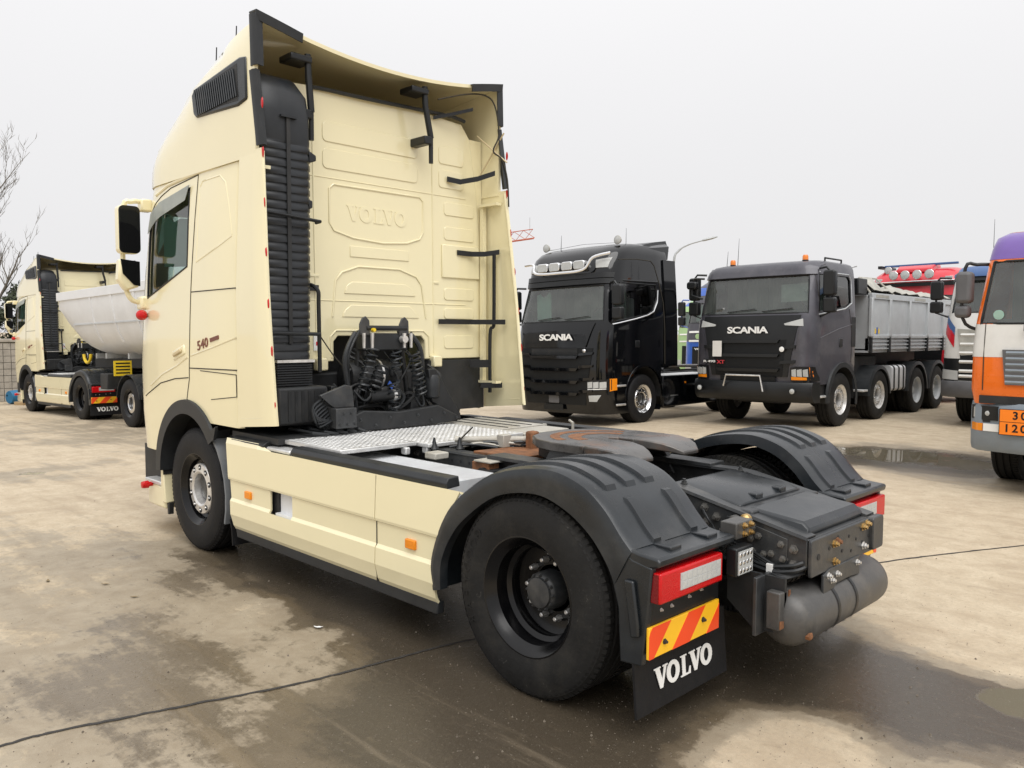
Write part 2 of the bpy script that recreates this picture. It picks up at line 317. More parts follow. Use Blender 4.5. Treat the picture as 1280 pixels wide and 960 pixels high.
# ---------------------------------------------------------------- ground
def ground():
    WET = [  # pixel, radius in metres, strength (+ wet, - dry)
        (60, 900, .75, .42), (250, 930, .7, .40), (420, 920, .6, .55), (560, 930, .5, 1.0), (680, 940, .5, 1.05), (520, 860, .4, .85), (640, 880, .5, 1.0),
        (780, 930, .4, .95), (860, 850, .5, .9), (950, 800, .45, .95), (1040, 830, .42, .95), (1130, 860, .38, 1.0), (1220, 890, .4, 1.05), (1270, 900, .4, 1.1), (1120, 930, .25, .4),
        (960, 910, .28, -.75), (1020, 930, .22, -.7), (900, 945, .16, -.6), (1250, 790, .45, -.5), (1180, 740, .7, -.6),
        (60, 800, .8, .36), (200, 800, .8, .36), (330, 820, .6, .40), (120, 700, 1.0, .34), (30, 660, 1.2, .30), (230, 720, .6, .40),
        (400, 730, .45, .75), (470, 770, .4, 1.0), (540, 800, .35, 1.1), (360, 700, .4, .75), (560, 770, .4, 1.1), (440, 740, .4, .9), (330, 690, .35, .7), (290, 690, .4, .5),
        (330, 755, .22, -.55), (420, 790, .20, -.6), (250, 650, .5, -.5), (150, 620, 1.2, -.35), (60, 580, 2.0, -.3), (300, 780, .22, -.3),
        (1040, 562, 1.2, .9), (1120, 568, 1.3, 1.05), (1190, 578, 1.0, 1.0), (1240, 590, .9, .9), (1070, 575, .7, .85),
        (1160, 640, 1.2, -.55), (1100, 660, .9, -.5), (1250, 640, 1.0, -.4), (930, 540, 2.5, -.5), (1130, 545, 2.2, -.2), (960, 560, 2, -.3),
        (30, 595, .9, .55), (110, 575, 1.4, .3), (200, 560, 1.0, .35), (120, 530, 2.5, .2), (40, 540, 2.0, .15), (130, 548, 1.0, .5)]
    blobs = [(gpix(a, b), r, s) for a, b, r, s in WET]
    blobs += [(Vector((x, y, 0)), r, s) for x, y, r, s in ((0, 0, 1.0, .8), (1, 0, 1, .8), (2, 0, 1, .7), (3.5, 0, 1.3, .6), (-.6, 0, .8, .8), (1.5, .9, .5, .7), (2.5, .9, .5, .6), (.7, .9, .5, .6))]  # under the tractor: wet stain, darkened further as painted contact shade
    xs = sorted(set([-600, -200, -60, -25, -12]+[round(-8+.125*i, 3) for i in range(280)]+[27.5, 30, 36, 50, 90, 200, 600, 1500]))
    ys = sorted(set([-1500, -600, -200, -90, -50, -36, -30]+[round(-26+.125*i, 3) for i in range(272)]+[10, 16, 30, 80, 300]))
    me = bpy.data.meshes.new('ground'); nx = len(xs)
    vs = [(x, y, gz(x)) for y in ys for x in xs]
    me.from_pydata(vs, [], [(j*nx+i, j*nx+i+1, (j+1)*nx+i+1, (j+1)*nx+i) for j in range(len(ys)-1) for i in range(nx-1)])
    V = np.array(vs); f = np.zeros(len(vs))
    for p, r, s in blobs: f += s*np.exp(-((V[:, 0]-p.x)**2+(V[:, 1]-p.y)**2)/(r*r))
    at = me.attributes.new('wet_shade', 'FLOAT', 'POINT'); at.data.foreach_set('value', f.astype(np.float32))
    f = np.zeros(len(vs))
    for a, b, r, s in ((1275, 880, .26, 1.1), (1240, 872, .15, .9), (1320, 880, .3, 1.1), (1130, 570, 1.5, .85), (1200, 580, 1.2, .8), (1050, 562, 1.2, .75), (40, 592, .35, .8), (190, 640, .16, .5)):
        p = gpix(a, b); f = np.maximum(f, s*np.exp(-((V[:, 0]-p.x)**2+(V[:, 1]-p.y)**2)/(r*r)))
    at = me.attributes.new('pool', 'FLOAT', 'POINT'); at.data.foreach_set('value', f.astype(np.float32))
    me.polygons.foreach_set('use_smooth', [True]*len(me.polygons))
    m = bpy.data.materials.new('concrete_yard'); m.use_nodes = True; n = m.node_tree.nodes; L = m.node_tree.links; b = n['Principled BSDF']
    def N(t, **k):
        x = n.new(t)
        for a, v in k.items(): setattr(x, a, v)
        return x
    tcn = N('ShaderNodeTexCoord'); A = N('ShaderNodeAttribute', attribute_name='wet_shade'); P_ = N('ShaderNodeAttribute', attribute_name='pool')
    def noise(s, d=8, r=.6, vec=None, dist=0):
        x = N('ShaderNodeTexNoise'); x.inputs['Scale'].default_value = s; x.inputs['Detail'].default_value = d; x.inputs['Roughness'].default_value = r; x.inputs['Distortion'].default_value = dist
        L.new(vec if vec else tcn.outputs['Object'], x.inputs['Vector']); return x.outputs[0]
    def math_(op, a, b_=None, c=None):
        x = N('ShaderNodeMath', operation=op)
        for i, q in enumerate((a, b_, c)):
            if q is None: continue
            if isinstance(q, (int, float)): x.inputs[i].default_value = q
            else: L.new(q, x.inputs[i])
        return x.outputs[0]
    def mrange(v, a, b_, c=0, d=1, smooth=True):
        x = N('ShaderNodeMapRange', interpolation_type='SMOOTHSTEP' if smooth else 'LINEAR')
        for i, q in enumerate((a, b_, c, d)): x.inputs[i+1].default_value = q
        L.new(v, x.inputs[0]); return x.outputs[0]
    def mixc(f_, a, b_):
        x = N('ShaderNodeMixRGB')
        L.new(f_, x.inputs[0])
        for i, q in ((1, a), (2, b_)):
            if isinstance(q, tuple): x.inputs[i].default_value = (*q, 1)
            else: L.new(q, x.inputs[i])
        return x.outputs[0]
    mp = N('ShaderNodeMapping'); mp.inputs['Rotation'].default_value = (0, 0, radians(-38)); mp.inputs['Scale'].default_value = (.22, 2.2, 1); L.new(tcn.outputs['Object'], mp.inputs[0])
    n1 = noise(.85, 9, .62, dist=.6); n2 = noise(4.5, 8, .65, dist=.4); n3 = noise(38, 6, .6); ns_ = noise(1.6, 8, .65, mp.outputs[0], .3)
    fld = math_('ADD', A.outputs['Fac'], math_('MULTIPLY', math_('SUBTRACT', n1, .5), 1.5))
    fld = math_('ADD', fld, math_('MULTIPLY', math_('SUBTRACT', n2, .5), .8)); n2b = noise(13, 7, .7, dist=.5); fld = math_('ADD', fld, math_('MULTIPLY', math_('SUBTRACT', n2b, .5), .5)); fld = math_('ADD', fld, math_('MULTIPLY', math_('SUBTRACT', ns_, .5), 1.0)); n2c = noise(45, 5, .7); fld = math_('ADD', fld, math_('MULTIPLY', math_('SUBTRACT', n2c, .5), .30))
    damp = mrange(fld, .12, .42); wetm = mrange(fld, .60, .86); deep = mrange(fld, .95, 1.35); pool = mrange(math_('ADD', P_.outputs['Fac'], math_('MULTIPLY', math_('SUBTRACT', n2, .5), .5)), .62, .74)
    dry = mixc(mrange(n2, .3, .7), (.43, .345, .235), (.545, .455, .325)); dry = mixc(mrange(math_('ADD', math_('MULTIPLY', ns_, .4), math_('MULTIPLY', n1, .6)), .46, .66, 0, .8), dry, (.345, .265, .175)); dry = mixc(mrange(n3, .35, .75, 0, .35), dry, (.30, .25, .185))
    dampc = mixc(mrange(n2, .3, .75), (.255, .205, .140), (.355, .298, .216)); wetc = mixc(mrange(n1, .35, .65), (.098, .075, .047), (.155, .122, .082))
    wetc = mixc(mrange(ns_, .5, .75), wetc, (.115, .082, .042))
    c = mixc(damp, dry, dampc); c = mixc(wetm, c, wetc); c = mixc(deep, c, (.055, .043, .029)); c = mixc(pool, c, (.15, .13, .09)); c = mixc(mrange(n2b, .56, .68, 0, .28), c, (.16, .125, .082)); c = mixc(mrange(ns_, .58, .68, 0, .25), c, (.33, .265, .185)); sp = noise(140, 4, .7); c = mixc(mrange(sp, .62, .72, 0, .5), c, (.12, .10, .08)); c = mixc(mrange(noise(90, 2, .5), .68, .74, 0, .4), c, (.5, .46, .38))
    gr_ = noise(260, 3, .6); c = mixc(mrange(gr_, .45, .70, 0, .30), c, (.10, .085, .062)); c = mixc(mrange(noise(210, 3, .6), .58, .72, 0, .30), c, (.52, .47, .38))
    L.new(c, b.inputs['Base Color'])
    r = math_('SUBTRACT', .82, math_('MULTIPLY', damp, .27)); r = math_('SUBTRACT', r, math_('MULTIPLY', wetm, .26)); r = math_('ADD', r, math_('MULTIPLY', math_('SUBTRACT', n3, .5), .12)); r = math_('MULTIPLY', r, math_('SUBTRACT', 1, math_('MULTIPLY', pool, .9)))
    L.new(r, b.inputs['Roughness'])
    bp = N('ShaderNodeBump'); bp.inputs['Distance'].default_value = .02
    h = math_('ADD', math_('MULTIPLY', n3, .30), math_('MULTIPLY', sp, .10)); h = math_('ADD', h, math_('MULTIPLY', n2, .5)); L.new(h, bp.inputs['Height']); L.new(math_('MULTIPLY', math_('SUBTRACT', 1, pool), .40), bp.inputs['Strength']); L.new(bp.outputs[0], b.inputs['Normal'])
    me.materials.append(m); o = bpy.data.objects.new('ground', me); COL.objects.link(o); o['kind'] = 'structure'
    # sealed joint between the slabs
    rng = random.Random(3)
    pts = [gpix(*p) for p in ((-120, 962), (0, 933), (60, 917), (150, 899), (250, 879), (350, 860), (430, 841), (500, 822), (585, 801))]+[Vector((.45, .1, 0)), Vector((.2, -.9, 0))]+[gpix(*p) for p in ((1085, 706), (1180, 693), (1280, 682), (1400, 668))]
    P = smoothpath(pts, 10); rows = []
    for i, p in enumerate(P):
        t = (P[min(i+1, len(P)-1)]-P[max(i-1, 0)]); t.z = 0; t.normalize(); s = Vector((-t.y, t.x, 0)); ww = .007+.005*rng.random(); j = s*rng.uniform(-.004, .004)
        rows.append([tuple(p+j+s*ww+Vector((0, 0, .004))), tuple(p+j+Vector((0, 0, .007))), tuple(p+j-s*ww+Vector((0, 0, .004)))])
    jo = MB().grid(rows).build('slab_joint', 'joint', o)
    q = MB(); rg = random.Random(17)
    for i in range(2600):
        p = gpix(rg.uniform(-60, 1340), 560+420*rg.random()**.7); r_ = rg.uniform(.0015, .0045)*(2.2 if rg.random() < .05 else 1); a = rg.uniform(0, 6)
        q.add([(p.x+r_*cos(a), p.y+r_*sin(a), p.z), (p.x+r_*cos(a+2.1), p.y+r_*sin(a+2.1), p.z), (p.x+r_*cos(a+4.2), p.y+r_*sin(a+4.2), p.z), (p.x, p.y, p.z+r_*1.1)], [(0, 1, 3), (1, 2, 3), (2, 0, 3)])
    g = q.build('grit', 'grit', None, fix=False); tag(g, 'fine grit scattered over the concrete slabs', 'grit', kind='stuff')
    return o
GROUND = ground()
# ---------------------------------------------------------------- shared truck pieces
class Plan:                                          # a cab lofted from plan outlines; levels = (z, front x, half width)
    def __init__(s, levels, xr, cl=.55, n=2.4, yk=.5, rr=.05): s.lv = levels; s.xr = xr; s.cl = cl; s.n = n; s.yk = yk; s.rr = rr
    def half(s, z, inset=0):
        xf, hw = lerp(s.lv, z)[:2]; xf -= inset; hw -= inset; xr = s.xr+inset; xs = xf-s.cl; y0 = hw*s.yk; rr = s.rr
        p = [(xr, 0), (xr, hw*.5)]+[(xr+rr-rr*cos(radians(a)), hw-rr+rr*sin(radians(a))) for a in (0, 30, 60, 90)]
        p += [(xr+rr+(xs-xr-rr)*t, hw) for t in (.33, .66)]
        e = 2/s.n; p += [(xs+s.cl*.93*sin(radians(a))**e, y0+(hw-y0)*cos(radians(a))**e if a < 90 else y0) for a in (0, 9, 18, 27, 36, 45, 54, 63, 72, 81, 90)]
        p += [(xf-s.cl*.07*(1-t*t)*.0-s.cl*.07*(1-t)*(1-t), y0*(1-t)) for t in (.33, .66)]+[(xf, 0)]
        return p
    def loop(s, z, inset=0):
        h = s.half(z, inset); return [(x, -y, z) for x, y in h]+[(x, y, z) for x, y in h[-2:0:-1]]
    def shell(s, zs, inset=0): return MB().loft([s.loop(z, inset) for z in zs])
    def y(s, x, z):
        h = s.half(z)[2:]
        if x < h[3][0]: return h[3][1]
        for p, q in zip(h, h[1:]):
            if p[0] <= x <= q[0] and q[0] > p[0]: return p[1]+(q[1]-p[1])*(x-p[0])/(q[0]-p[0])
        return h[3][1] if x < h[5][0] else h[-1][1]
    def x(s, y, z):                                  # front surface
        h = s.half(z)[8:]; y = min(abs(y), h[0][1]-1e-4)
        for p, q in zip(h, h[1:]):
            if q[1] <= y <= p[1] and p[1] > q[1]: return p[0]+(q[0]-p[0])*(p[1]-y)/(p[1]-q[1])
        return h[-1][0]
    def sline(s, pts, r, off=0, sg=1, seg=6, dens=4):     # a thin bead along the side, pts = (x, z)
        P = []
        for (a, b), (c, d) in zip(pts, pts[1:]): P += [(a+(c-a)*k/dens, b+(d-b)*k/dens) for k in range(dens)]
        P.append(pts[-1]); return MB().tube([(x, sg*(s.y(x, z)+off), z) for x, z in P], r, seg)
    def fline(s, pts, r, off=0, seg=6, dens=4):
        P = []
        for (a, b), (c, d) in zip(pts, pts[1:]): P += [(a+(c-a)*k/dens, b+(d-b)*k/dens) for k in range(dens)]
        P.append(pts[-1]); return MB().tube([(s.x(y, z)+off, y, z) for y, z in P], r, seg)
    def spane(s, top, bot, off=0, n=8, sg=1):        # a pane on the side between two polylines
        rows = []
        for k in range(5):
            t = k/4; r = []
            for i in range(n+1):
                u = i/n; a = Plan.at(top, u); b = Plan.at(bot, u); x = a[0]+(b[0]-a[0])*t; z = a[1]+(b[1]-a[1])*t; r.append((x, sg*(s.y(x, z)+off), z))
            rows.append(r)
        return MB().grid(rows)
    def fpane(s, top, bot, off=0, n=16, m=4):
        rows = []
        for k in range(m+1):
            t = k/m; r = []
            for i in range(n+1):
                u = i/n; a = Plan.at(top, u); b = Plan.at(bot, u); y = a[0]+(b[0]-a[0])*t; z = a[1]+(b[1]-a[1])*t; r.append((s.x(y, z)+off, y, z))
            rows.append(r)
        return MB().grid(rows)
    @staticmethod
    def at(pl, u):
        L = [0]
        for p, q in zip(pl, pl[1:]): L.append(L[-1]+math.dist(p, q))
        return lerp([(l,)+tuple(p) for l, p in zip(L, pl)], u*L[-1])
def tyre_mb(R, W, rb, seg=56, grooves=3):            # outer face at y = 0, inner at y = -W
    s = W; p = [(rb-.012, -.03), (rb+.006, -.004), (rb+.03, .0), (rb+(R-rb)*.45, .012), (R-.075, .004), (R-.05, 0.0), (R-.018, -.012), (R-.004, -.03)]
    t = [(R, -.045)]; g = [(i+1)/(grooves+1) for i in range(grooves)]
    for u in g:
        y = -u*s; t += [(R+.003, y+.014), (R-.012, y+.010), (R-.012, y-.010), (R+.003, y-.014)]
    t += [(R, -s+.045)]; q = [(r, -s-y) for r, y in p[::-1]]
    m = MB().lathe(p+t+q, seg=seg)
    n = 84                                           # shoulder lugs
    for k in range(n):
        for y0, y1 in ((-.004, -.06), (-s+.06, -s+.004)):
            a = 2*pi*k/n; d = pi/n*.62
            vs = [((R+o)*cos(a+e), y, (R+o)*sin(a+e)) for o in (-.03, .0035) for y in (y0+(-.030 if o > 0 and y0 == -.004 else (.030 if o > 0 and y0 != -.004 and False else 0)), y1) for e in (-d, d)]
            m.add(vs, [(0, 1, 3, 2), (4, 6, 7, 5), (0, 4, 5, 1), (2, 3, 7, 6), (0, 2, 6, 4), (1, 5, 7, 3)])
    return m
def ring_text(s, r, size, a0, step, mt, parent, depth=.002):     # raised letters round a sidewall, facing +Y
    for i, ch in enumerate(s):
        t = textmb(ch, size, depth); a = radians(a0-step*i)
        rad = Vector((cos(a), 0, sin(a))); tan = Vector((-sin(a), 0, cos(a)))
        t.xf(facing((r*cos(a), .0105, r*sin(a)), -tan, rad)).build('tyre_letter', mt, parent)
def nut_mesh():
    if 'nut' not in CACHE:
        m = MB().lathe([(.017, 0), (.017, .022), (.012, .03), (.012, .045), (.008, .048)], seg=6); CACHE['nut'] = m.mesh('nut', 'steel')
    return CACHE['nut']
CACHE = {}
def link(name, me, parent, loc=(0, 0, 0), rot=(0, 0, 0), sca=None):
    o = bpy.data.objects.new(name, me); COL.objects.link(o); o.parent = parent; o.location = loc; o.rotation_euler = rot
    if sca: o.scale = sca
    return o
def bolt_mesh(mt='frame', r=.014):
    k = ('bolt', mt, r)
    if k not in CACHE:
        CACHE[k] = MB().lathe([(r*1.35, 0), (r*1.35, r*.25), (r, r*.3), (r, r*1.0), (r*.62, r*1.1), (r*.62, r*1.7)], seg=6).mesh('bolt', mt)
    return CACHE[k]
def wheel_front(parent, loc, mirror=False, R=.505, rimmat='rim_black', hubmat='steel', tyremat='rubber', detail=True, text=None):
    rim = MB().lathe([(.285, -.20), (.272, -.19), (.262, -.10), (.262, -.04), (.285, -.022), (.300, -.012), (.302, -.004), (.294, -.004), (.280, -.02), (.250, -.045), (.245, -.085), (.21, -.105), (.20, -.11), (.19, -.2)], seg=44).build('wheel', rimmat, parent, smooth=40)
    rim.location = loc
    if mirror: rim.rotation_euler = (0, 0, pi)
    tyre_mb(R, .30, .292).build('tyre', tyremat, rim, smooth=30)
    MB().lathe([(.205, -.11), (.212, -.055), (.205, -.045), (.145, -.038), (.128, -.048), (.122, -.13)], seg=40).build('wheel_disc', hubmat, rim)
    MB().lathe([(.118, -.16), (.110, -.10), (.07, -.085), (.0, -.085)], seg=24).build('hub', 'frame', rim)
    if detail:
        for k in range(10):
            a = 2*pi*(k+.5)/10; link('wheel_nut', nut_mesh(), rim, (.176*cos(a), -.052, .176*sin(a)), sca=(.8, .45, .8))
            MB().lathe([(.024, -.0455), (.024, -.0395)], c=(.176*cos(a), 0, .176*sin(a)), seg=14).build('vent_hole', 'underside', rim)
    return rim
def wheel_rear(parent, loc, mirror=False, R=.505, rimmat='rim_black', tyremat='rubber_dusty', detail=True, text=None, hubmat='frame'):
    rim = MB().lathe([(.285, -.26), (.262, -.24), (.258, -.06), (.27, -.035), (.288, -.020), (.300, -.012), (.302, -.003), (.295, -.002), (.285, -.010), (.268, -.03), (.250, -.05), (.248, -.12), (.225, -.135), (.222, -.15), (.232, -.165), (.232, -.20), (.20, -.215), (.12, -.215), (.12, -.23)], seg=56).build('wheel', rimmat, parent, smooth=40)
    rim.location = loc
    if mirror: rim.rotation_euler = (0, 0, pi)
    ty = tyre_mb(R, .285, .295).build('tyre', tyremat, rim, smooth=30)
    inner = tyre_mb(R, .285, .295); inner.v = [(x, y-.335, z) for x, y, z in inner.v]; inner.build('tyre', tyremat, rim, smooth=30)
    MB().lathe([(.10, -.215), (.098, -.13), (.090, -.115), (.078, -.108), (.075, -.095), (.04, -.088), (0, -.088)], seg=28).build('hub', hubmat, rim)
    if detail:
        for k in range(10):
            a = 2*pi*k/10; link('wheel_nut', nut_mesh(), rim, (.150*cos(a), -.214, .150*sin(a)))
        for k in range(12):
            a = 2*pi*k/12; link('hub_bolt', bolt_mesh('frame', .008), rim, (.086*cos(a), -.113, .086*sin(a)))
        if text:
            ring_text(text, .418, .078, 38, 9.5, tyremat, rim)
    return rim
def helix(p, q, r, turns, wire=.007, n=14):
    p, q = Vector(p), Vector(q); t = (q-p).normalized(); a = t.cross(Vector((1, .2, 0))).normalized(); b = t.cross(a); N = int(turns*n)
    return [p+(q-p)*(k/N)+(a*cos(2*pi*k/n)+b*sin(2*pi*k/n))*r for k in range(N+1)]

# ---------------------------------------------------------------- the cream tractor
def build_volvo(T):
    pl = Plan([(.70, 5.2, 1.225), (1.1, 5.23, 1.24), (1.5, 5.23, 1.245), (1.9, 5.19, 1.243), (2.3, 5.13, 1.236), (2.7, 5.06, 1.222), (3.06, 4.98, 1.20)], 2.96)
    zs = [.70, .9, 1.1, 1.3, 1.5, 1.7, 1.9, 2.1, 2.3, 2.5, 2.7, 2.9, 3.06]
    sh = pl.shell(zs).build('cab_shell', 'cream', T, smooth=32)
    cut = [pl.shell([1.5, 1.9, 2.3, 2.7, 2.99], .05).build('c', 'cream')]
    win = [(4.66, 2.10), (4.62, 2.76), (4.54, 2.83), (4.41, 2.885), (3.81, 2.965), (3.83, 2.335)]
    cut.append(MB().prism(win, 1, -1.5, 1.5).build('c', 'cream'))
    cut.append(MB().prism([(-1.12, 1.84), (1.12, 1.84), (1.04, 2.88), (-1.04, 2.88)], 0, 4.7, 5.6).build('c', 'cream'))
    archp = arc((3.87, .62), .60, 0, 360, 40)[:-1]
    for s in (1, -1): cut.append(MB().prism(archp, 1, s*.55, s*1.5).build('c', 'cream'))
    cut.append(MB().box(2.8, 3.6, -1.5, 1.5, .5, 1.085).build('c', 'cream'))
    cut.append(MB().box(2.8, 3.34, -1.195, 1.195, .9, 1.57).build('c', 'cream'))
    cut.append(MB().box(2.8, 3.34, -.50, .44, 1.4, 1.79).build('c', 'cream'))
    cut.append(MB().box(4.40, 5.6, -1.5, 1.5, .5, .755).build('c', 'cream'))
    boolean(sh, cut)
    # roof
    H = [(2.70, .985, 26, .14), (3.0, .975, 18, .10), (3.4, .945, 9, .04), (3.86, .89, 5.4, 0), (4.21, .79, 3.8, 0), (4.5, .655, 3.2, 0), (4.7, .51, 2.9, 0), (4.84, .36, 2.6, 0), (4.93, .20, 2.4, 0), (4.975, .04, 2.3, 0)]
    loops = []
    for X in (2.70, 2.8, 2.92, 3.05, 3.2, 3.4, 3.6, 3.8, 4.0, 4.2, 4.35, 4.5, 4.62, 4.72, 4.8, 4.86, 4.91, 4.95, 4.975):
        h, n, dip = lerp(H, X); wd = pl.y(max(X, 3.1), 3.06) if X > 3.1 else 1.2
        if X > 4.9: wd = pl.y(X, 3.06)
        l = []
        for k in range(29):
            a = pi*k/28; c_, s_ = cos(a), sin(a); rr_ = (abs(c_)**n+abs(s_)**n)**(-1/n)
            y = wd*rr_*c_; z = 3.062+h*rr_*s_ - dip*(1-(y/wd)**2)*min(1, max(0, (s_-.3)*3))
            l.append((X, y, z))
        loops.append(l)
    roof = MB().loft(loops, cap=False, closed=False).build('roof_fairing', 'cream', T, solid=.028, smooth=40)
    # rear wall with pressed panels
    wall = [(1.20, 1.57), (1.215, 2.25), (1.11, 3.12), (1.03, 3.58), (.93, 3.70), (.5, 3.725), (0, 3.73)]
    lft = [(y, z) for y, z in wall]; rgt = [(-y, z) for y, z in wall[::-1]][1:]
    poly = lft+rgt+[(-.50, 1.57), (-.50, 1.73), (-.46, 1.775), (.40, 1.775), (.44, 1.73), (.44, 1.57)]
    RW = MB().prism(poly, 0, 2.925, 2.957).build('rear_wall', 'cream', T, bev=.008)
    def plate(pts, d=.007, b=.006): MB().prism(pts, 0, 2.925-d, 2.927).build('pressed_panel', 'cream', RW, bev=b)
    def ridge(pts, r=.008, closed=True): MB().tube([(2.924, y, z) for y, z in pts], r, 8, closed).build('pressed_ridge', 'cream', RW)
    ridge([(.43, 2.985), (.47, 2.95), (.47, 2.68), (.43, 2.62), (.25, 2.575), (-.05, 2.555), (-.30, 2.575), (-.44, 2.62), (-.48, 2.68), (-.48, 2.95), (-.44, 2.985)], .009)
    for z0, z1 in ((3.31, 3.47), (3.10, 3.26)): plate(rrect(.53, -.42, z0, z1, .04)); plate(rrect(-.66, -.95, z0, z1, .03))
    plate([(.28, 2.42), (.28, 2.51), (-.32, 2.51), (-.32, 2.42)])
    ridge([(.45, 1.93), (.42, 2.22), (.36, 2.29), (.20, 2.345), (-.22, 2.345), (-.40, 2.29), (-.46, 2.22), (-.51, 1.93)], .009, False)
    plate([(.34, 2.12), (.31, 2.19), (.26, 2.22), (-.28, 2.22), (-.34, 2.19), (-.39, 2.12)]); plate([(.36, 1.93), (.33, 1.99), (.27, 2.03), (-.33, 2.03), (-.38, 1.99), (-.43, 1.93)])
    for z0, z1 in ((2.86, 2.98), (2.64, 2.76), (2.10, 2.21), (1.93, 2.03), (1.66, 1.78)): plate(rrect(-.72, -1.08, z0, z1, .03))
    plate([(-.69, 2.30), (-.69, 2.60), (-1.14, 2.60), (-1.15, 2.30)], .016, .014); plate(rrect(-.60, -.66, 2.24, 2.265, .01)); plate(rrect(.66, .57, 2.24, 2.265, .01))
    ridge([(.46, 1.60), (.47, 1.77), (.42, 1.82), (-.48, 1.82), (-.54, 1.77), (-.55, 1.60)], .008, False)
    for z in (3.03, 2.06): ridge([(.66, z), (-.98, z)], .004, False)
    ridge([(-.60, 1.62), (-.58, 3.55)], .006, False); ridge([(.60, 1.62), (.62, 3.5)], .006, False)
    serif_word(.125, .010).xf(facing((2.9305, 0, 2.775), (0, -1, 0), (0, 0, 1))).build('embossed_lettering', 'cream', RW)
    for y in (.58, -.60):
        MB().box(2.86, 2.93, y-.05, y+.05, 1.50, 1.60).build('cab_lug', 'cream', RW, bev=.012)
    # inner roof and the dark body under the cab
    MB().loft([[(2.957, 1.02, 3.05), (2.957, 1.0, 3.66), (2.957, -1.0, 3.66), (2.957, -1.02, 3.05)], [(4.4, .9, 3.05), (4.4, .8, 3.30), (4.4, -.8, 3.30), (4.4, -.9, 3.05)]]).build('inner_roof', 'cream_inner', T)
    MB().box(2.99, 4.95, -1.15, 1.15, 1.10, 1.48).join(MB().box(3.0, 5.1, -.58, .58, .45, 1.12)).build('engine_bay', 'underside', T, bev=.02)
    MB().tube(smoothpath([(2.905, .62, 3.70), (2.90, .50, 3.705), (2.89, .06, 3.71), (2.89, -.5, 3.73), (2.89, -.8, 3.735), (2.88, -.93, 3.715)], 5), .016, 8).build('roof_hose', 'plastic', T)
    for s in (1, -1): MB().loft([[(2.93, s*(w0-.06), z), (2.93, s*w1, z), (2.99, s*w1, z), (2.99, s*(w0-.06), z)][::s] for z, w0, w1 in ((1.58, 1.20, 1.225), (2.25, 1.21, 1.225), (3.05, 1.12, 1.185), (3.12, 1.11, 1.18), (3.58, 1.03, 1.175))]).build('corner_post', 'cream', T)
    MB().box(3.30, 3.36, -.5, .44, 1.48, 1.80).build('tunnel_back', 'underside', T)
    # side glazing
    gt = [(3.81, 2.965), (4.41, 2.885), (4.54, 2.83), (4.62, 2.76)]; gb = [(3.83, 2.335), (4.66, 2.10)]
    for s in (1, -1):
        g = pl.spane(gt, gb, -.018, sg=s).build('side_window', 'glass', T)
        pl.sline(win+[win[0]], .011, -.004, s).build('window_seal', 'black_satin', g)
        if s == 1: pl.spane([(3.79, 2.985), (4.41, 2.905), (4.58, 2.83)], [(3.86, 2.87), (4.41, 2.775), (4.63, 2.66)], .018, sg=s).build('wind_deflector', 'visor', T, solid=.004)
    pl.fpane([(-1.03, 2.88), (1.03, 2.88)], [(-1.11, 1.84), (1.11, 1.84)], -.015).build('windscreen', 'windscreen', T)
    pl.fpane([(-.85, 1.72), (.85, 1.72)], [(-.85, .85), (.85, .85)], .006).build('grille', 'dark_grille', T, solid=.02)
    for z in (.95, 1.1, 1.25, 1.4, 1.55): pl.fline([(-.83, z), (.83, z)], .02, .012).build('grille_slat', 'black_satin', T)
    for s in (1, -1): pl.fpane([(s*.70, .98), (s*1.08, 1.10)], [(s*.70, .80), (s*1.08, .80)], .012).build('headlight', 'clear_lens', T, solid=.03)
    MB().loft([[(x+.02, y*1.004, z) for x, y, z in pl.loop(.72)][6:-6], [(x+.03, y*1.006, .30) for x, y, z in pl.loop(.72)][6:-6]], cap=False, closed=False)
    # interior
    MB().box(4.55, 4.98, -1.08, 1.08, 1.45, 1.98).build('dashboard', 'interior', T, bev=.06)
    for y in (.55, -.55):
        st = MB().box(3.5, 4.0, y-.25, y+.25, 1.62, 1.80).build('seat', 'seat_cloth', T, bev=.05); MB().box(3.40, 3.56, y-.24, y+.24, 1.75, 2.55).build('seat_back', 'seat_cloth', st, bev=.05)
    MB().tube([(4.42+.07*sin(a), .55+.21*cos(a), 2.0+.20*sin(a)) for a in [2*pi*k/20 for k in range(20)]], .015, 6, True).build('steering_wheel', 'interior', T)
    MB().prism([(.76, 2.42), (1.0, 2.40), (1.0, 2.80), (.96, 2.86), (.90, 2.82), (.84, 2.86), (.76, 2.86)], 0, 4.86, 4.87).build('price_board', 'teal_board', T)
    for i in range(14): MB().box(3.72+.018*(i % 2), 3.735+.018*(i % 2), 1.06-.06*i, 1.12-.06*i, 1.6, 2.95).build('curtain_fold', 'curtain', T)
    # door gaps, swages, hatch lines
    D = T
    def gap(pts, r=.0045): pl.sline(pts, r, .0005).build('door_gap', 'seam', sh)
    gap([(4.62, 2.83), (4.52, 2.91), (4.38, 2.965), (4.19, 3.01), (3.66, 3.05), (3.70, 2.66), (3.76, 2.13), (3.80, 1.60), (3.81, 1.42), (3.84, 1.34), (3.87, 1.25)])
    gap([(3.76, 2.125), (2.965, 2.13)]); gap([(3.79, 1.51), (2.965, 1.52)], .005); gap([(3.60, 1.495), (2.99, 1.485), (2.99, 1.32), (3.42, 1.275)], .0035)
    pl.sline([(4.75, 1.23), (4.4, 1.36), (4.1, 1.41), (3.83, 1.43)], .005, 0).build('door_gap', 'seam', sh)
    pl.sline([(4.62, 1.33), (4.35, 1.44), (4.05, 1.52), (3.83, 1.60)], .008, -.002).build('swage_line', 'cream', sh)
    pl.sline([(3.78, 1.61), (3.4, 1.68), (2.97, 1.765)], .008, -.003).build('swage_line', 'cream', sh)
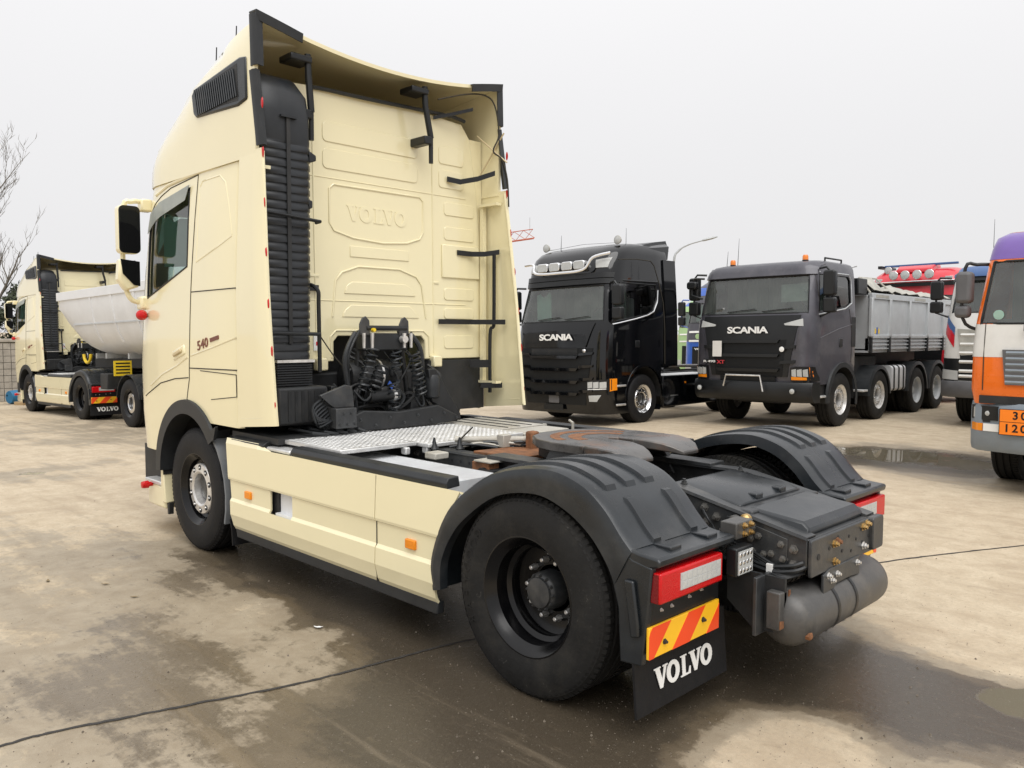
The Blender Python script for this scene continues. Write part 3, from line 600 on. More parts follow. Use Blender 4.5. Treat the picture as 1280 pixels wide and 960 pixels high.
    pl.sline([(3.62, 2.95), (3.58, 2.99), (3.28, 2.995), (3.18, 2.93), (3.10, 2.72), (3.05, 2.53)], .008, -.004).build('swage_line', 'cream', sh)
    pl.sline([(3.66, 2.36), (3.3, 2.45), (3.05, 2.52)], .008, -.004).build('swage_line', 'cream', sh)
    pl.sline([(3.66, 2.36), (3.63, 2.9)], .008, -.004).build('swage_line', 'cream', sh)
    MB().tube([(x, 1.196, z) for x, z in ((4.5, 2.985), (4.25, 3.04), (3.9, 3.06), (3.5, 3.075), (2.75, 3.09))], .018, 8).build('roof_moulding', 'cream', sh)
    dh = MB().obox((4.0, 1.240, 1.63), (.24, .03, .085), Matrix.Rotation(radians(16), 3, 'Y')).build('door_handle', 'cream', T, bev=.014)
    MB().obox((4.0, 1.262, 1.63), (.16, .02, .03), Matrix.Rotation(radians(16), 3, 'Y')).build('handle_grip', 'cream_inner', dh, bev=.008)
    textmb('540', .105, .006, .001, 1.05, (1.25, 1)).xf(facing((3.55, 1.246, 1.705), (-1, 0, .20), (0.1, 0, 1))).build('badge_lettering', 'badge', T)
    MB().obox((3.34, 1.247, 1.752), (.15, .006, .03), Matrix.Rotation(radians(10), 3, 'Y')).build('badge_bar', 'badge', T)
    # wheel arch trim and step well
    for s in (1, -1):
        P = [(3.315, 1.07)]+arc((3.87, .62), .625, 146, -2, 22)+[(4.49, .77)]; Q = [(3.40, 1.03)]+arc((3.87, .60), .535, 143, 0, 22)+[(4.40, .77)]
        rows = [[(p[0], s*1.242, p[1]), (p[0]*.98+q[0]*.02, s*1.262, p[1]*.98+q[1]*.02), (q[0], s*1.262, q[1]), (q[0], s*1.10, q[1])] for p, q in zip(P, Q)]
        MB().grid(rows).build('arch_trim', 'plastic', T, solid=.01)
        MB().grid([[(x, s*1.23, z), (x, s*.7, z)] for x, z in arc((3.87, .60), .56, 176, -5, 24)]).build('wheel_well', 'underside', T)
        MB().box(4.50, 5.12, s*.75, s*1.12, .40, .755).build('step_well', 'underside', T)
        MB().prism([(4.50, .44), (4.86, .44), (4.86, .475), (4.50, .475)], 1, s*1.08, s*1.225).build('entry_step', 'alu', T, bev=.008)
        MB().prism([(4.40, .30), (4.47, .30), (4.50, .44), (4.50, .70), (4.45, .70), (4.43, .46)], 1, s*1.14, s*1.225).build('bumper_post', 'cream', T, bev=.01)
        MB().loft([[(4.44, s*1.215, z), (4.80, s*1.215, z), (5.05, s*1.10, z), (5.22, s*.75, z), (5.25, s*.2, z), (5.25, 0, z), (4.9, 0, z), (4.44, s*1.0, z)][::s] for z in (.24, .30, .44)]).build('bumper', 'cream', T, bev=.02)
        MB().prism([(4.39, .20), (4.42, .20), (4.43, .30), (4.38, .30)], 1, s*1.16, s*1.2).build('jacking_pin', 'underside', T)
        q = MB().lathe([(.0, .06), (.03, .055), (.034, .03), (.034, 0), (.022, 0), (.02, -.05)], seg=16).xf(Matrix.Translation((4.72, s*1.25, .43)))
        if s == 1: q.build('marker_lamp', 'red_lens', T)
        lamp = MB().lathe([(0, .045), (.03, .036), (.046, .01), (.046, -.02), (.03, -.035)], seg=18, ax=0).xf(Matrix.Translation((4.66, s*1.29, 1.95)) @ Matrix.Rotation(pi, 4, 'Z'))
        if s == 1: lamp.build('side_lamp', 'red_lens', T); MB().tube([(4.68, 1.22, 1.95), (4.68, 1.30, 1.95)], .018).build('lamp_stalk', 'black_satin', T)
    # mirrors
    for s in (1, -1):
        A = MB().tube(smoothpath([(4.80, s*1.16, 2.94), (4.76, s*1.25, 2.955), (4.75, s*1.33, 2.945), (4.76, s*1.385, 2.91), (4.78, s*1.395, 2.6), (4.78, s*1.395, 2.30), (4.76, s*1.385, 2.18), (4.76, s*1.33, 2.08), (4.78, s*1.2, 2.06)], 4), .018, 8, flat=1.2).build('mirror_arm', 'cream', T)
        MB().box(4.72, 4.82, s*1.15, s*1.25, 2.87, 2.98).build('arm_bracket', 'cream', A, bev=.015); MB().box(4.70, 4.82, s*1.15, s*1.28, 2.0, 2.12).build('arm_bracket', 'cream', A, bev=.02)
        hs = MB().prism(rrect(s*1.275, s*1.455, 2.485, 2.905, .04), 0, 4.70, 4.80).build('mirror_housing', 'cream', A, bev=.02)
        MB().prism(rrect(s*1.276, s*1.452, 2.490, 2.90, .04), 0, 4.688, 4.703).build('mirror_glass', 'mirror_dark', A)
        MB().prism([(s*1.285, 2.422), (s*1.45, 2.44), (s*1.465, 2.26), (s*1.40, 2.16), (s*1.285, 2.20)], 0, 4.70, 4.80).build('mirror_housing', 'cream', A, bev=.02)
        MB().prism([(s*1.286, 2.42), (s*1.445, 2.435), (s*1.43, 2.31), (s*1.34, 2.215), (s*1.286, 2.205)], 0, 4.690, 4.703).build('mirror_glass', 'mirror_dark', A)
    # roof side vents, aerials
    for s in (1, -1):
        V = MB().prism([(2.80, 3.47), (2.81, 3.77), (2.90, 3.785), (3.66, 3.71), (3.71, 3.67), (3.68, 3.52), (3.63, 3.485), (2.94, 3.445)], 1, s*1.196, s*1.228).build('side_vent', 'guard', T, bev=.014)
        for i in range(20):
            x = 2.96+i*.034; MB().obox((x, s*1.232, 3.605+.03*(3.2-x)), (.014, .014, .21), Matrix.Rotation(radians(14), 3, 'Y')).build('vent_slat', 'guard', V)
        MB().prism([(2.92, 3.48), (2.93, 3.745), (3.655, 3.68), (3.62, 3.515)], 1, s*1.2265, s*1.2295).build('vent_mesh', 'underside', V)
    for x, y, z in ((3.80, .98, 3.82), (3.45, .98, 3.90)): MB().tube([(x, y, z), (x-.01, y, z+.1), (x-.03, y, z+.30)], [.012, .006, .005], 6).build('aerial', 'black_satin', T)
    # side deflectors
    edge = [(1.13, 2.40), (1.60, 2.45), (2.06, 2.50), (2.6, 2.56), (3.10, 2.62)]
    def ex(z): return lerp(edge, z)[0]
    for s in (1, -1):
        rows = [[(ex(z), s*(1.235-.03*(z-2)*(z > 2)), z)]+[(ex(z)+.03+(2.945-ex(z)-.03)*t, s*(1.247-.045*max(0, z-2.1)), z) for t in (0, .4, .8, 1)] for z in (1.10, 1.14, 1.22, 1.5, 1.8, 2.1, 2.4, 2.7, 2.95, 3.10)]
        rows[0] = [(x, y, 1.15-.05*(x-2.4)/.55) for x, y, z in rows[0]]; rows[1] = [(x, y, z+.04*(2.95-x)) for x, y, z in rows[1]]
        F = MB().grid(rows).build('side_deflector', 'cream', T, solid=.022)
        MB().tube([(ex(z)+.012, s*(1.236-.04*max(0, z-2.1)), z) for z in (1.16, 1.6, 2.06, 2.6, 3.08)], .014, 8).build('edge_bead', 'cream', F)
        MB().tube([(2.955, s*(1.247-.045*max(0, z-2.1)), z) for z in (1.10, 1.6, 2.1, 2.6, 3.06)], .0035, 6).build('deflector_gap', 'seam', F)
        MB().tube([(2.90, s*1.247, 1.165), (2.62, s*1.247, 1.19), (2.47, s*1.245, 1.205)], .012, 6).build('swage_line', 'cream', F)
        # rubber trailing edge on the roof fairing
        zz = [3.12, 3.3, 3.5, 3.66]; MB().grid([[(ex(3.1)+.10*(z-3.1)/.6+dx, s*(1.205+oy), z) for dx, oy in ((-.01, -.03), (-.025, .0), (.0, .012), (.05, .010))] for z in zz]).build('rubber_edge', 'plastic', F, solid=.012)
        zz = [3.685, 3.8, 3.95, 4.045]; MB().grid([[(2.68+.03*(z-3.68)+dx, s*(1.205+oy), z) for dx, oy in ((-.0, -.05), (-.015, .0), (.01, .012), (.06, .010))] for z in zz]).build('rubber_edge', 'plastic', F, solid=.012)
        MB().grid([[(2.68+dx, s*y, lerp([(.55, 3.965), (.85, 3.985), (1.0, 4.02), (1.21, 4.06)], y)[0]+dz) for dx, dz in ((.0, -.06), (-.01, .0), (.09, .006))] for y in (.84, .95, 1.08, 1.21)]).build('rubber_edge', 'plastic', F, solid=.012)
        for i, (x, z) in enumerate(((2.61, 3.41), (2.61, 3.07), (2.575, 2.71), (2.535, 2.36), (2.495, 2.00), (2.455, 1.67), (2.425, 1.29))):
            MB().lathe([(.0, .008), (.012, .007), (.016, 0)], seg=10).xf(Matrix.Translation((x, s*(1.236-.04*max(0, z-2.1)+(.02 if z > 3.2 else .006)), z)) @ Matrix.Diagonal((.9, s*.8, 2.5, 1))).build('position_lamp', 'red_lens', F)
        # inner frames
        for z in (1.35, 2.98): MB().box(2.66, 2.9, s*1.12, s*1.185, z-.012, z+.012).build('deflector_rib', 'cream', F)
        MB().box(2.86, 2.90, s*1.14, s*1.185, 1.35, 2.98).build('deflector_rib', 'cream', F)
    # air intake stack
    dz = [1.60+.061*i for i in range(26)]; rows = []
    def dsec(z, o=0):
        y0, y1 = lerp([(1.5, .79, 1.15), (2.2, .775, 1.17), (3.2, .765, 1.18), (3.6, .775, 1.185), (3.7, .83, 1.165)], z); x0 = 2.69+max(0, z-3.5)*.6
        return [(2.92, y0-.0, z), (x0+.04, y0-o, z), (x0-o, y0+.04, z), (x0-o, (y0+y1)/2-.022, z), (x0-o, (y0+y1)/2+.022, z), (x0-o, y1-.04, z), (x0+.04, y1+o, z), (2.92, y1, z)]
    loops = []
    for z in dz: loops += [dsec(z, 0), dsec(z+.008, .009), dsec(z+.046, .007), dsec(z+.054, 0)]
    loops += [dsec(z, .004) for z in (3.20, 3.4, 3.55)]+[dsec(3.66, -.01), dsec(3.69, -.04)]
    S = MB().loft([l[::-1] for l in loops]).build('air_intake', 'duct', T, smooth=45)
    MB().box(2.672, 2.70, .952, .982, 1.72, 3.36).build('intake_groove', 'underside', S)
    MB().box(2.66, 2.69, .90, 1.03, 3.36, 3.375).build('intake_ridge', 'duct', S)
    MB().box(2.64, 2.90, .79, 1.10, 1.58, 1.60).build('intake_collar', 'steel', S)
    MB().prism([(.78, 3.16), (.72, 3.13), (.72, 3.09), (.78, 3.07)], 0, 2.70, 2.78).build('intake_lug', 'duct', S, bev=.008); MB().prism([(.79, 2.80), (.755, 2.79), (.755, 2.74), (.79, 2.72)], 0, 2.70, 2.78).build('intake_lug', 'duct', S, bev=.008)
    for i in range(9): MB().box(2.66, 2.9, .80, 1.09, 1.41+.018*i, 1.42+.018*i).build('bellows_ring', 'duct', S)
    MB().box(2.70, 2.95, .81, 1.08, 1.36, 1.60).build('bellows', 'underside', S)
    MB().tube([(2.62, 1.19, 2.66), (2.62, .74, 2.63), (2.70, .73, 2.63)], .013, 8).build('stay_rod', 'black_satin', T)
    MB().tube([(2.62, 1.15, 1.80), (2.64, .74, 1.79)], .014, 8).build('stay_rod', 'black_satin', T)
    MB().tube(smoothpath([(2.90, .72, 2.16), (2.76, .745, 2.165), (2.70, .72, 2.12), (2.70, .715, 2.0), (2.70, .71, 1.5)], 4), .016, 8).build('grab_rail', 'black_satin', T)
    MB().box(2.88, 2.922, .60, .74, 2.13, 2.175).build('rail_plate', 'black_satin', T)
    MB().box(2.60, 2.98, .70, 1.12, 1.12, 1.40).build('intake_box', 'underside', T, bev=.02)
    MB().box(2.90, 2.98, -1.19, -.52, 1.10, 1.56).build('noise_shield', 'underside', T)
    # fairing struts
    for y0, y1 in ((.75, .73), (-.37, -.43)):
        G = MB().tube([(2.76, y0, 3.88), (2.75, y0, 3.72), (2.75, y1, 3.46)], .026, 10).build('fairing_strut', 'black_satin', T)
        MB().tube([(2.75, y1, 3.47), (2.75, y1, 3.25)], .019, 10).build('strut_rod', 'black_satin', G)
        MB().box(2.72, 2.93, y1+.01, y1+.09, 3.40, 3.47).build('strut_bracket', 'black_satin', G, bev=.01)
        MB().box(2.72, 2.90, y0-.02, y0+.16, 3.81, 3.86).build('strut_bracket', 'black_satin', G, bev=.01)
    # right inner brackets
    def strap(p, h=.045): 
        MB().grid([[(x, y, z+h/2), (x, y, z-h/2)] for x, y, z in p]).build('deflector_bracket', 'black_satin', T, solid=.012, bev=.003)
    strap([(2.90, -.86, 2.535), (2.88, -1.02, 2.53), (2.80, -1.10, 2.53), (2.70, -1.20, 2.55)]); strap([(2.90, -.64, 1.905), (2.88, -1.0, 1.905), (2.74, -1.12, 1.905), (2.62, -1.20, 1.905)])
    strap([(2.90, -.74, 3.18), (2.86, -.86, 3.165), (2.78, -1.0, 3.20), (2.70, -1.14, 3.26)]); strap([(2.90, -.58, 3.69), (2.82, -.72, 3.73), (2.76, -.92, 3.80)], .03); strap([(2.78, -1.04, 1.32), (2.66, -1.2, 1.32)], .05); strap([(2.86, -.98, 1.52), (2.76, -1.13, 1.52)], .07)
    MB().tube(smoothpath([(2.74, -1.17, 2.53), (2.74, -1.17, 1.95), (2.745, -1.165, 1.86), (2.76, -1.14, 1.79), (2.76, -1.14, 1.25)], 4), .017, 8).build('bracket_tube', 'black_satin', T)
    MB().tube(smoothpath([(2.74, -.5, 3.80), (2.72, -.8, 3.90), (2.70, -1.02, 3.93), (2.68, -1.12, 3.85), (2.66, -1.15, 3.6), (2.68, -1.10, 3.45), (2.64, -1.17, 3.38), (2.60, -1.2, 3.2), (2.58, -1.2, 2.95)], 5), .007, 6).build('lamp_cable', 'seam', T)
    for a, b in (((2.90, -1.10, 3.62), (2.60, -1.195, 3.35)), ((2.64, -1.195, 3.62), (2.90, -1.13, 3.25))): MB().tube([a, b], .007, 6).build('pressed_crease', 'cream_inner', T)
    MB().box(2.915, 2.9245, .57, .63, 1.66, 1.80).build('warning_sticker', 'label_white', T); MB().box(2.913, 2.9155, .59, .61, 1.70, 1.73).build('sticker_symbol', 'red_paint', T)
    MB().tube(smoothpath([(2.72, .71, 1.80), (2.7, .60, 1.64), (2.68, .5, 1.52), (2.7, .45, 1.45)], 4), .005, 6).build('cable', 'seam', T)
    # air line stand with coiled lines
    X = 2.68
    K = MB().tube([(X, .30, 1.84), (X, -.10, 1.84)], .022, 10).build('line_stand', 'dark_frame', T)
    for y in (.31, -.08): MB().prism([(y-.045, 1.78), (y+.055, 1.78), (y+.055, 1.87), (y+.03, 1.92), (y-.005, 1.935), (y-.04, 1.90)], 0, X-.012, X+.004).build('coupling_plate', 'frame', K, bev=.006)
    MB().box(X+.0, X+.10, -.12, .33, 1.66, 1.80).build('stand_box', 'plastic', K, bev=.01)
    for y in (.34, .26, -.06, -.13): MB().tube([(X-.03, y, 1.80), (X-.03, y, 1.68)], [.016, .012], 8).build('hose_coupling', 'steel', K)
    MB().lathe([(.03, 0), (.03, .05), (.02, .06)], ax=0, seg=12).xf(Matrix.Translation((X-.06, -.05, 1.75))).build('socket_plug', 'steel', K)
    MB().lathe([(.015, 0), (.015, .03)], ax=0, seg=8).xf(Matrix.Translation((X-.05, .25, 1.825))).build('coupling_cap', 'yellow', K)
    for a, b, t in (((X-.10, .30, 1.68), (X-.12, .42, 1.36), 7), ((X-.11, .22, 1.54), (X-.13, .33, 1.35), 5), ((X-.10, -.10, 1.64), (X-.12, -.17, 1.28), 9), ((X-.08, .07, 1.66), (X-.09, .06, 1.50), 3), ((X-.10, .10, 1.42), (X-.10, .09, 1.16), 4)):
        MB().tube(helix(a, b, .046, t), .0075, 6).build('coiled_line', 'guard', K)
    for pts in ([(X, .40, 1.80), (X-.03, .49, 1.68), (X-.03, .52, 1.55), (X-.02, .48, 1.35), (X+.05, .40, 1.2)], [(X, .36, 1.82), (X-.05, .45, 1.73), (X-.05, .50, 1.6), (X, .46, 1.42)], [(X, -.14, 1.80), (X-.03, -.22, 1.68), (X-.03, -.245, 1.5), (X, -.23, 1.25), (X+.03, -.2, 1.1)], [(X-.02, .43, 1.35), (X-.08, .38, 1.27), (X-.08, .32, 1.30), (X-.06, .30, 1.36)], [(X-.04, -.16, 1.27), (X-.07, -.2, 1.19), (X-.06, -.24, 1.22), (X-.03, -.22, 1.36)]):
        MB().tube(smoothpath(pts, 5), .022 if len(pts) == 5 and pts[0][2] > 1.7 else .010, 8).build('air_hose', 'plastic', K)
    for a, b in ((.30, .36), (-.10, -.2)): MB().tube([(X+.09, a, 1.82), (X+.09, b, 1.15)], .022, 8).build('stand_leg', 'dark_frame', K)
    MB().lathe([(.03, .42), (.12, .40), (.135, .36), (.135, .05), (.125, .03), (.125, -.02), (.135, -.04), (.135, -.06), (.03, -.10)], seg=28).xf(Matrix.Translation((2.86, -.02, 1.45))).build('air_canister', 'dark_frame', T)
    MB().lathe([(.138, .02), (.138, .0)], seg=28).xf(Matrix.Translation((2.86, .08, 1.45))).build('canister_band', 'steel', T)
    MB().lathe([(.03, .25), (.045, .24), (.045, -.05), (.03, -.06)], seg=16).xf(Matrix.Translation((2.66, .05, 1.29))).build('pipe_silencer', 'dark_frame', T)
    MB().lathe([(.05, .03), (.05, 0)], seg=16).xf(Matrix.Translation((2.655, .04, 1.29))).build('pipe_clamp', 'steel', T)
    MB().prism([(.04, 1.37), (.08, 1.41), (.10, 1.38), (.06, 1.34)], 0, 2.66, 2.67).build('sticker', 'blue', T)
    MB().lathe([(.03, -.02), (.06, 0), (.065, .02), (.065, .16), (.05, .19)], ax=2, seg=18).xf(Matrix.Translation((2.62, -.33, 1.26))).build('oil_filter', 'plastic', T)
    MB().prism([(.45, 1.20), (.1, 1.17), (-.3, 1.20), (-.52, 1.10), (-.52, 1.05), (-.2, 1.04), (.3, 1.04), (.7, 1.05), (.7, 1.10)], 0, 2.50, 2.56).build('cross_beam', 'dark_frame', T, bev=.01)
    MB().prism([(-.3, 1.22), (-.26, 1.5), (-.34, 1.5), (-.62, 1.1), (-.62, 1.04)], 0, 2.58, 2.62).build('beam_bracket', 'dark_frame', T, bev=.008)
    MB().box(2.40, 2.52, .58, .76, 1.09, 1.24).build('hose_bracket', 'frame', T, bev=.006); MB().prism([(.56, 1.24), (.74, 1.24), (.86, 1.34), (.64, 1.41), (.58, 1.40)], 0, 2.46, 2.49).build('hose_bracket', 'frame', T, bev=.006)
    for i in range(7):
        a = i*.025; MB().tube(smoothpath([(2.50, .80-a*.3, 1.32-a), (2.46, .92-a*.4, 1.26-a), (2.46, .90-a, 1.15), (2.55, .80, 1.08-a*.3)], 4), .009, 6).build('air_hose', 'plastic', T)
    for i in range(5): MB().tube([(2.75, .95-.1*i, 1.08), (2.46, .92-.10*i, 1.07), (2.44, .8-.08*i, 1.05)], .012, 6).build('chassis_pipe', 'plastic', T)
    MB().tube([(2.9, 1.1, 1.12), (2.66, .95, 1.13), (2.6, .55, 1.12)], .022, 8).build('chassis_pipe', 'plastic', T)
    rg = random.Random(12)
    for i in range(34):                              # tangle of lines round the stand
        y0 = rg.uniform(-.45, .55); z0 = rg.uniform(1.2, 1.72); y1 = y0+rg.uniform(-.28, .28); z1 = rg.uniform(1.05, 1.45); xx = rg.uniform(2.68, 2.82)
        MB().tube(smoothpath([(xx+.1, y0, z0), (xx-.02, y0+rg.uniform(-.08, .08), z0-.10), (xx-.03, (y0+y1)/2+rg.uniform(-.1, .1), (z0+z1)/2-rg.uniform(0, .12)), (xx, y1, z1), (xx+.08, y1+rg.uniform(-.1, .1), z1-.08)], 5), rg.choice((.006, .008, .011, .014)), 6).build('cable', rg.choice(('dark_frame', 'plastic', 'underside')), K)
    for i in range(16):
        y0 = rg.uniform(-.5, .6); z0 = rg.uniform(1.06, 1.5); a = rg.uniform(.02, .05)
        MB().box(2.66+rg.uniform(0, .08), 2.80, y0-a, y0+a, z0-a*rg.uniform(.6, 1.4), z0+a*rg.uniform(.6, 1.4)).build('fitting', rg.choice(('dark_frame', 'dark_frame', 'frame', 'plastic')), K, bev=.008)
    for i in range(9): link('bolt', bolt_mesh('frame', .011), K, (2.50, .62-.14*i, 1.08+.05*(i % 2)), (0, 0, pi/2))
    for i in range(5): link('bolt', bolt_mesh('frame', .008), K, (2.40, .60+.032*i, 1.12+.08*(i % 2)), (0, 0, pi/2))
    for i in range(6): MB().box(2.595, 2.60, .74+.055*i, .765+.055*i, 1.15, 1.37).build('box_rib', 'dark_frame', T)
    MB().box(2.5, 3.2, .45, 1.18, 1.0, 1.045).build('battery_shelf', 'underside', T)
    # chassis rails
    for s in (1, -1):
        W = MB().prism([(3.6, .70), (3.6, .97), (-.25, .985), (-.45, .955), (-1.045, .835), (-1.045, .70), (-.85, .64), (-.4, .70)], 1, s*.375, s*.395)
        Rl = W.build('chassis_rail', 'frame', T, bev=.004)
        MB().grid([[(x, s*.40, z-.012), (x, s*.396, z), (x, s*.31, z), (x, s*.31, z-.012)] for x, z in ((3.6, .976), (1.0, .982), (-.25, .99), (-.35, .98), (-.45, .96), (-.75, .90), (-1.045, .84))]).build('rail_flange', 'frame', Rl, solid=.01)
        for x, z in ((-.49, .905), (-.56, .865), (-.50, .83), (-.71, .86), (-.765, .845), (-.70, .80), (-.76, .79), (-.80, .81), (-.92, .79), (-.98, .775), (-.77, .73), (-.83, .725), (-.87, .735), (-.93, .72), (-.98, .70), (1.9, .93), (1.7, .93), (.95, .93), (.5, .93), (.75, .9), (.55, .88)):
            link('bolt', bolt_mesh('steel_dull', .018), Rl, (x, s*.395, z), (0, 0, 0 if s > 0 else pi))
        for i in range(9): MB().lathe([(.011, 0), (.011, .002)], seg=10).xf(Matrix.Translation((1.7-.09*i, s*.3945, .92))).build('rail_hole', 'underside', Rl)
        MB().prism([(-.62, .66), (-.62, .88), (-.68, .88), (-.95, .82), (-.95, .66)], 1, s*.395, s*.403).build('gusset_plate', 'frame', Rl, bev=.003)
    for x in (2.2, 1.4, .55, -.2, -.7): MB().box(x-.05, x+.05, -.375, .375, .74, .92).build('crossmember', 'frame', T, bev=.01)
    E_ = MB().prism(rrect(-.395, .395, .65, .83, .012), 0, -1.068, -1.05).build('rear_crossmember', 'frame', T, bev=.004)
    MB().box(-1.05, -.95, -.39, .39, .822, .832).build('crossmember_flange', 'frame', E_, bev=.004)
    for y, z, r in ((.32, .74, .016), (.20, .76, .010), (.14, .69, .012), (.05, .72, .009), (-.03, .78, .009), (-.06, .70, .009), (-.12, .75, .008), (-.20, .72, .009), (.10, .80, .007), (-.18, .79, .008), (-.28, .74, .010)):
        MB().lathe([(r, 0), (r, .002)], ax=0, seg=12).xf(Matrix.Translation((-1.0705, y, z))).build('punched_hole', 'underside', E_)
    for y, z, m_ in ((.15, .775, 'brass'), (.115, .78, 'rust'), (.14, .685, 'brass'), (-.20, .80, 'brass'), (-.25, .81, 'brass'), (-.21, .70, 'steel')): link('bolt', bolt_mesh(m_, .016), E_, (-1.068, y, z), (0, 0, pi/2))
    MB().prism(rrect(-.43, -.29, .66, .835, .02), 0, -1.09, -1.05).build('end_cap', 'frame', E_, bev=.006)
    # tail covers
    cv = MB().loft([[(x, y, z) for y, z in ((.34, b), (.33, b+.02), (.27, t), (-.27, t), (-.33, b+.02), (-.34, b))] for x, b, t in ((-.22, .95, .985), (-.28, .95, .995), (-.60, .92, .965), (-.66, .91, .935))]).build('tail_cover', 'guard', T, bev=.006)
    for y in (.13, -.13): MB().box(-.66, -.60, y-.035, y+.035, .93, .965).build('cover_clip', 'guard', cv, bev=.008)
    for x, y in ((-.3, .3), (-.3, -.3)): link('bolt', bolt_mesh('frame', .016), cv, (x, y, .99), (pi/2, 0, 0))
    MB().loft([[(x, y, z) for y, z in ((.34, b), (.31, t), (-.31, t), (-.34, b))] for x, b, t in ((-.67, .86, .90), (-.70, .86, .925), (-.98, .83, .895), (-1.02, .83, .86))]).build('tail_cover', 'guard', T, bev=.012)
    # rear air tank
    TK = MB().lathe([(.0, .53), (.05, .527), (.10, .50), (.122, .46), (.125, .42), (.125, -.42), (.122, -.46), (.10, -.50), (.05, -.527), (0, -.53)], seg=32).xf(Matrix.Translation((-.98, .0, .455)) @ Matrix.Diagonal((1.08, 1, 1.08, 1))).build('air_tank', 'tank', T)
    for y in (.17, -.04): MB().lathe([(.1285, .012), (.1285, -.012)], seg=32).xf(Matrix.Translation((-.98, y, .455)) @ Matrix.Diagonal((1.08, 1, 1.08, 1))).build('tank_strap', 'black_satin', TK)
    MB().prism([(.27, .53), (.27, .64), (.20, .66), (-.16, .66), (-.16, .56), (-.05, .57), (.12, .57), (.2, .52)], 0, -1.075, -1.06).build('tank_bracket', 'frame', TK, bev=.004)
    for y, z in ((.22, .63), (.18, .60), (.12, .62), (-.12, .63)): link('bolt', bolt_mesh('steel', .013), TK, (-1.075, y, z), (0, 0, pi/2))
    MB().lathe([(.02, 0), (.02, .03), (.012, .035)], ax=0, seg=6).xf(Matrix.Translation((-1.075, .46, .40)) @ Matrix.Rotation(pi, 4, 'Z')).build('drain_plug', 'rust', TK)
    BR = MB().prism([(.60, .66), (.36, .66), (.36, .60), (.42, .54), (.42, .38), (.60, .38)], 0, -.90, -.88).build('hanger_plate', 'frame', T, bev=.004)
    MB().box(-1.0, -.93, .45, .565, .42, .60).build('hanger_box', 'tank', BR, bev=.006); MB().box(-1.005, -1.0, .468, .484, .42, .60).build('rust_streak', 'rust', BR)
    MB().box(-.98, -.93, .40, .45, .43, .58).build('hanger_box', 'frame', BR, bev=.006)
    for z in (.45, .50, .54): link('bolt', bolt_mesh('frame', .016), BR, (-.98, .425, z), (0, 0, pi/2))
    MB().prism([(-.70, .66), (-.70, .50), (-.85, .38), (-1.0, .40), (-1.0, .66)], 1, .50, .52).build('hanger_plate', 'underside', T)
    for pts in ([(-.70, .42, .71), (-.85, .435, .68), (-.98, .43, .70), (-1.03, .40, .72)], [(-.72, .43, .68), (-.88, .445, .66), (-1.0, .43, .68), (-1.04, .38, .70)], [(-.66, .42, .86), (-.70, .5, .80), (-.66, .5, .7), (-.7, .43, .68)]): MB().tube(smoothpath(pts, 5), .010, 6).build('brake_hose', 'plastic', T)
    for i in range(6):
        o_ = .012*i; MB().tube(smoothpath([(-.30, .405, .80-o_), (-.5, .412+.01*(i % 2), .765-o_), (-.72, .415, .75-o_), (-.82, .43, .72-o_), (-.95, .42+.008*i, .67-.006*i), (-1.02, .36, .66)], 4), .006, 6).build('brake_line', ('plastic', 'dark_frame')[i % 2], T)
    for x_, y_, z_ in ((-.74, .425, .885), (-.68, .425, .87), (-.62, .42, .80)): MB().lathe([(.02, 0), (.028, .006), (.028, .03), (.014, .045)], seg=12).xf(Matrix.Translation((x_, y_-.02, z_))).build('frame_fitting', 'brass' if x_ < -.7 else 'tank', T)
    MB().tube(smoothpath([(-.49, .42, .90), (-.54, .45, .86), (-.56, .43, .82), (-.60, .45, .78), (-.66, .5, .80)], 5), .007, 6).build('brake_line', 'plastic', T)
    MB().prism([(.46, .43), (.565, .43), (.565, .47), (.50, .455)], 0, -1.004, -1.0005).build('rust_patch', 'rust', BR)
    MB().box(-.90, -.87, .44, .455, .655, .695).build('cable_tie', 'label_white', T)
    WL = MB().box(-.84, -.78, .53, .68, .665, .80).build('work_lamp', 'black_satin', T, bev=.008); MB().box(-.845, -.84, .54, .67, .675, .785).build('lamp_lens', 'clear_lens', WL)
    for i in range(4):
        for j in range(3): MB().lathe([(0, .004), (.009, .003), (.012, 0)], ax=0, seg=8).xf(Matrix.Translation((-.845, .557+.032*i, .692+.038*j)) @ Matrix.Rotation(pi, 4, 'Z')).build('led', 'chrome', WL)
    MB().box(-.79, -.70, .44, .60, .82, .90).build('valve_block', 'tank', WL, bev=.006)
    for y, z in ((.47, .88), (.53, .88), (.47, .84), (.53, .84)): link('bolt', bolt_mesh('brass', .013), WL, (-.79, y, z), (0, 0, pi/2))
    # rear mudguards, lamps, flaps
    P0 = [(.70, .38), (.715, .55), (.62, .78), (.47, .945), (.19, 1.105), (-.14, 1.165), (-.36, 1.125), (-.50, 1.035), (-.60, .925), (-.66, .868)]
    Q0 = [(.63, .40), (.625, .55), (.55, .70), (.43, .83), (.19, .985), (-.08, 1.035), (-.27, .99), (-.42, .90), (-.52, .79), (-.57, .70)]
    P = smoothpath([(x, z, 0) for x, z in P0], 5); Q = smoothpath([(x, z, 0) for x, z in Q0], 5)
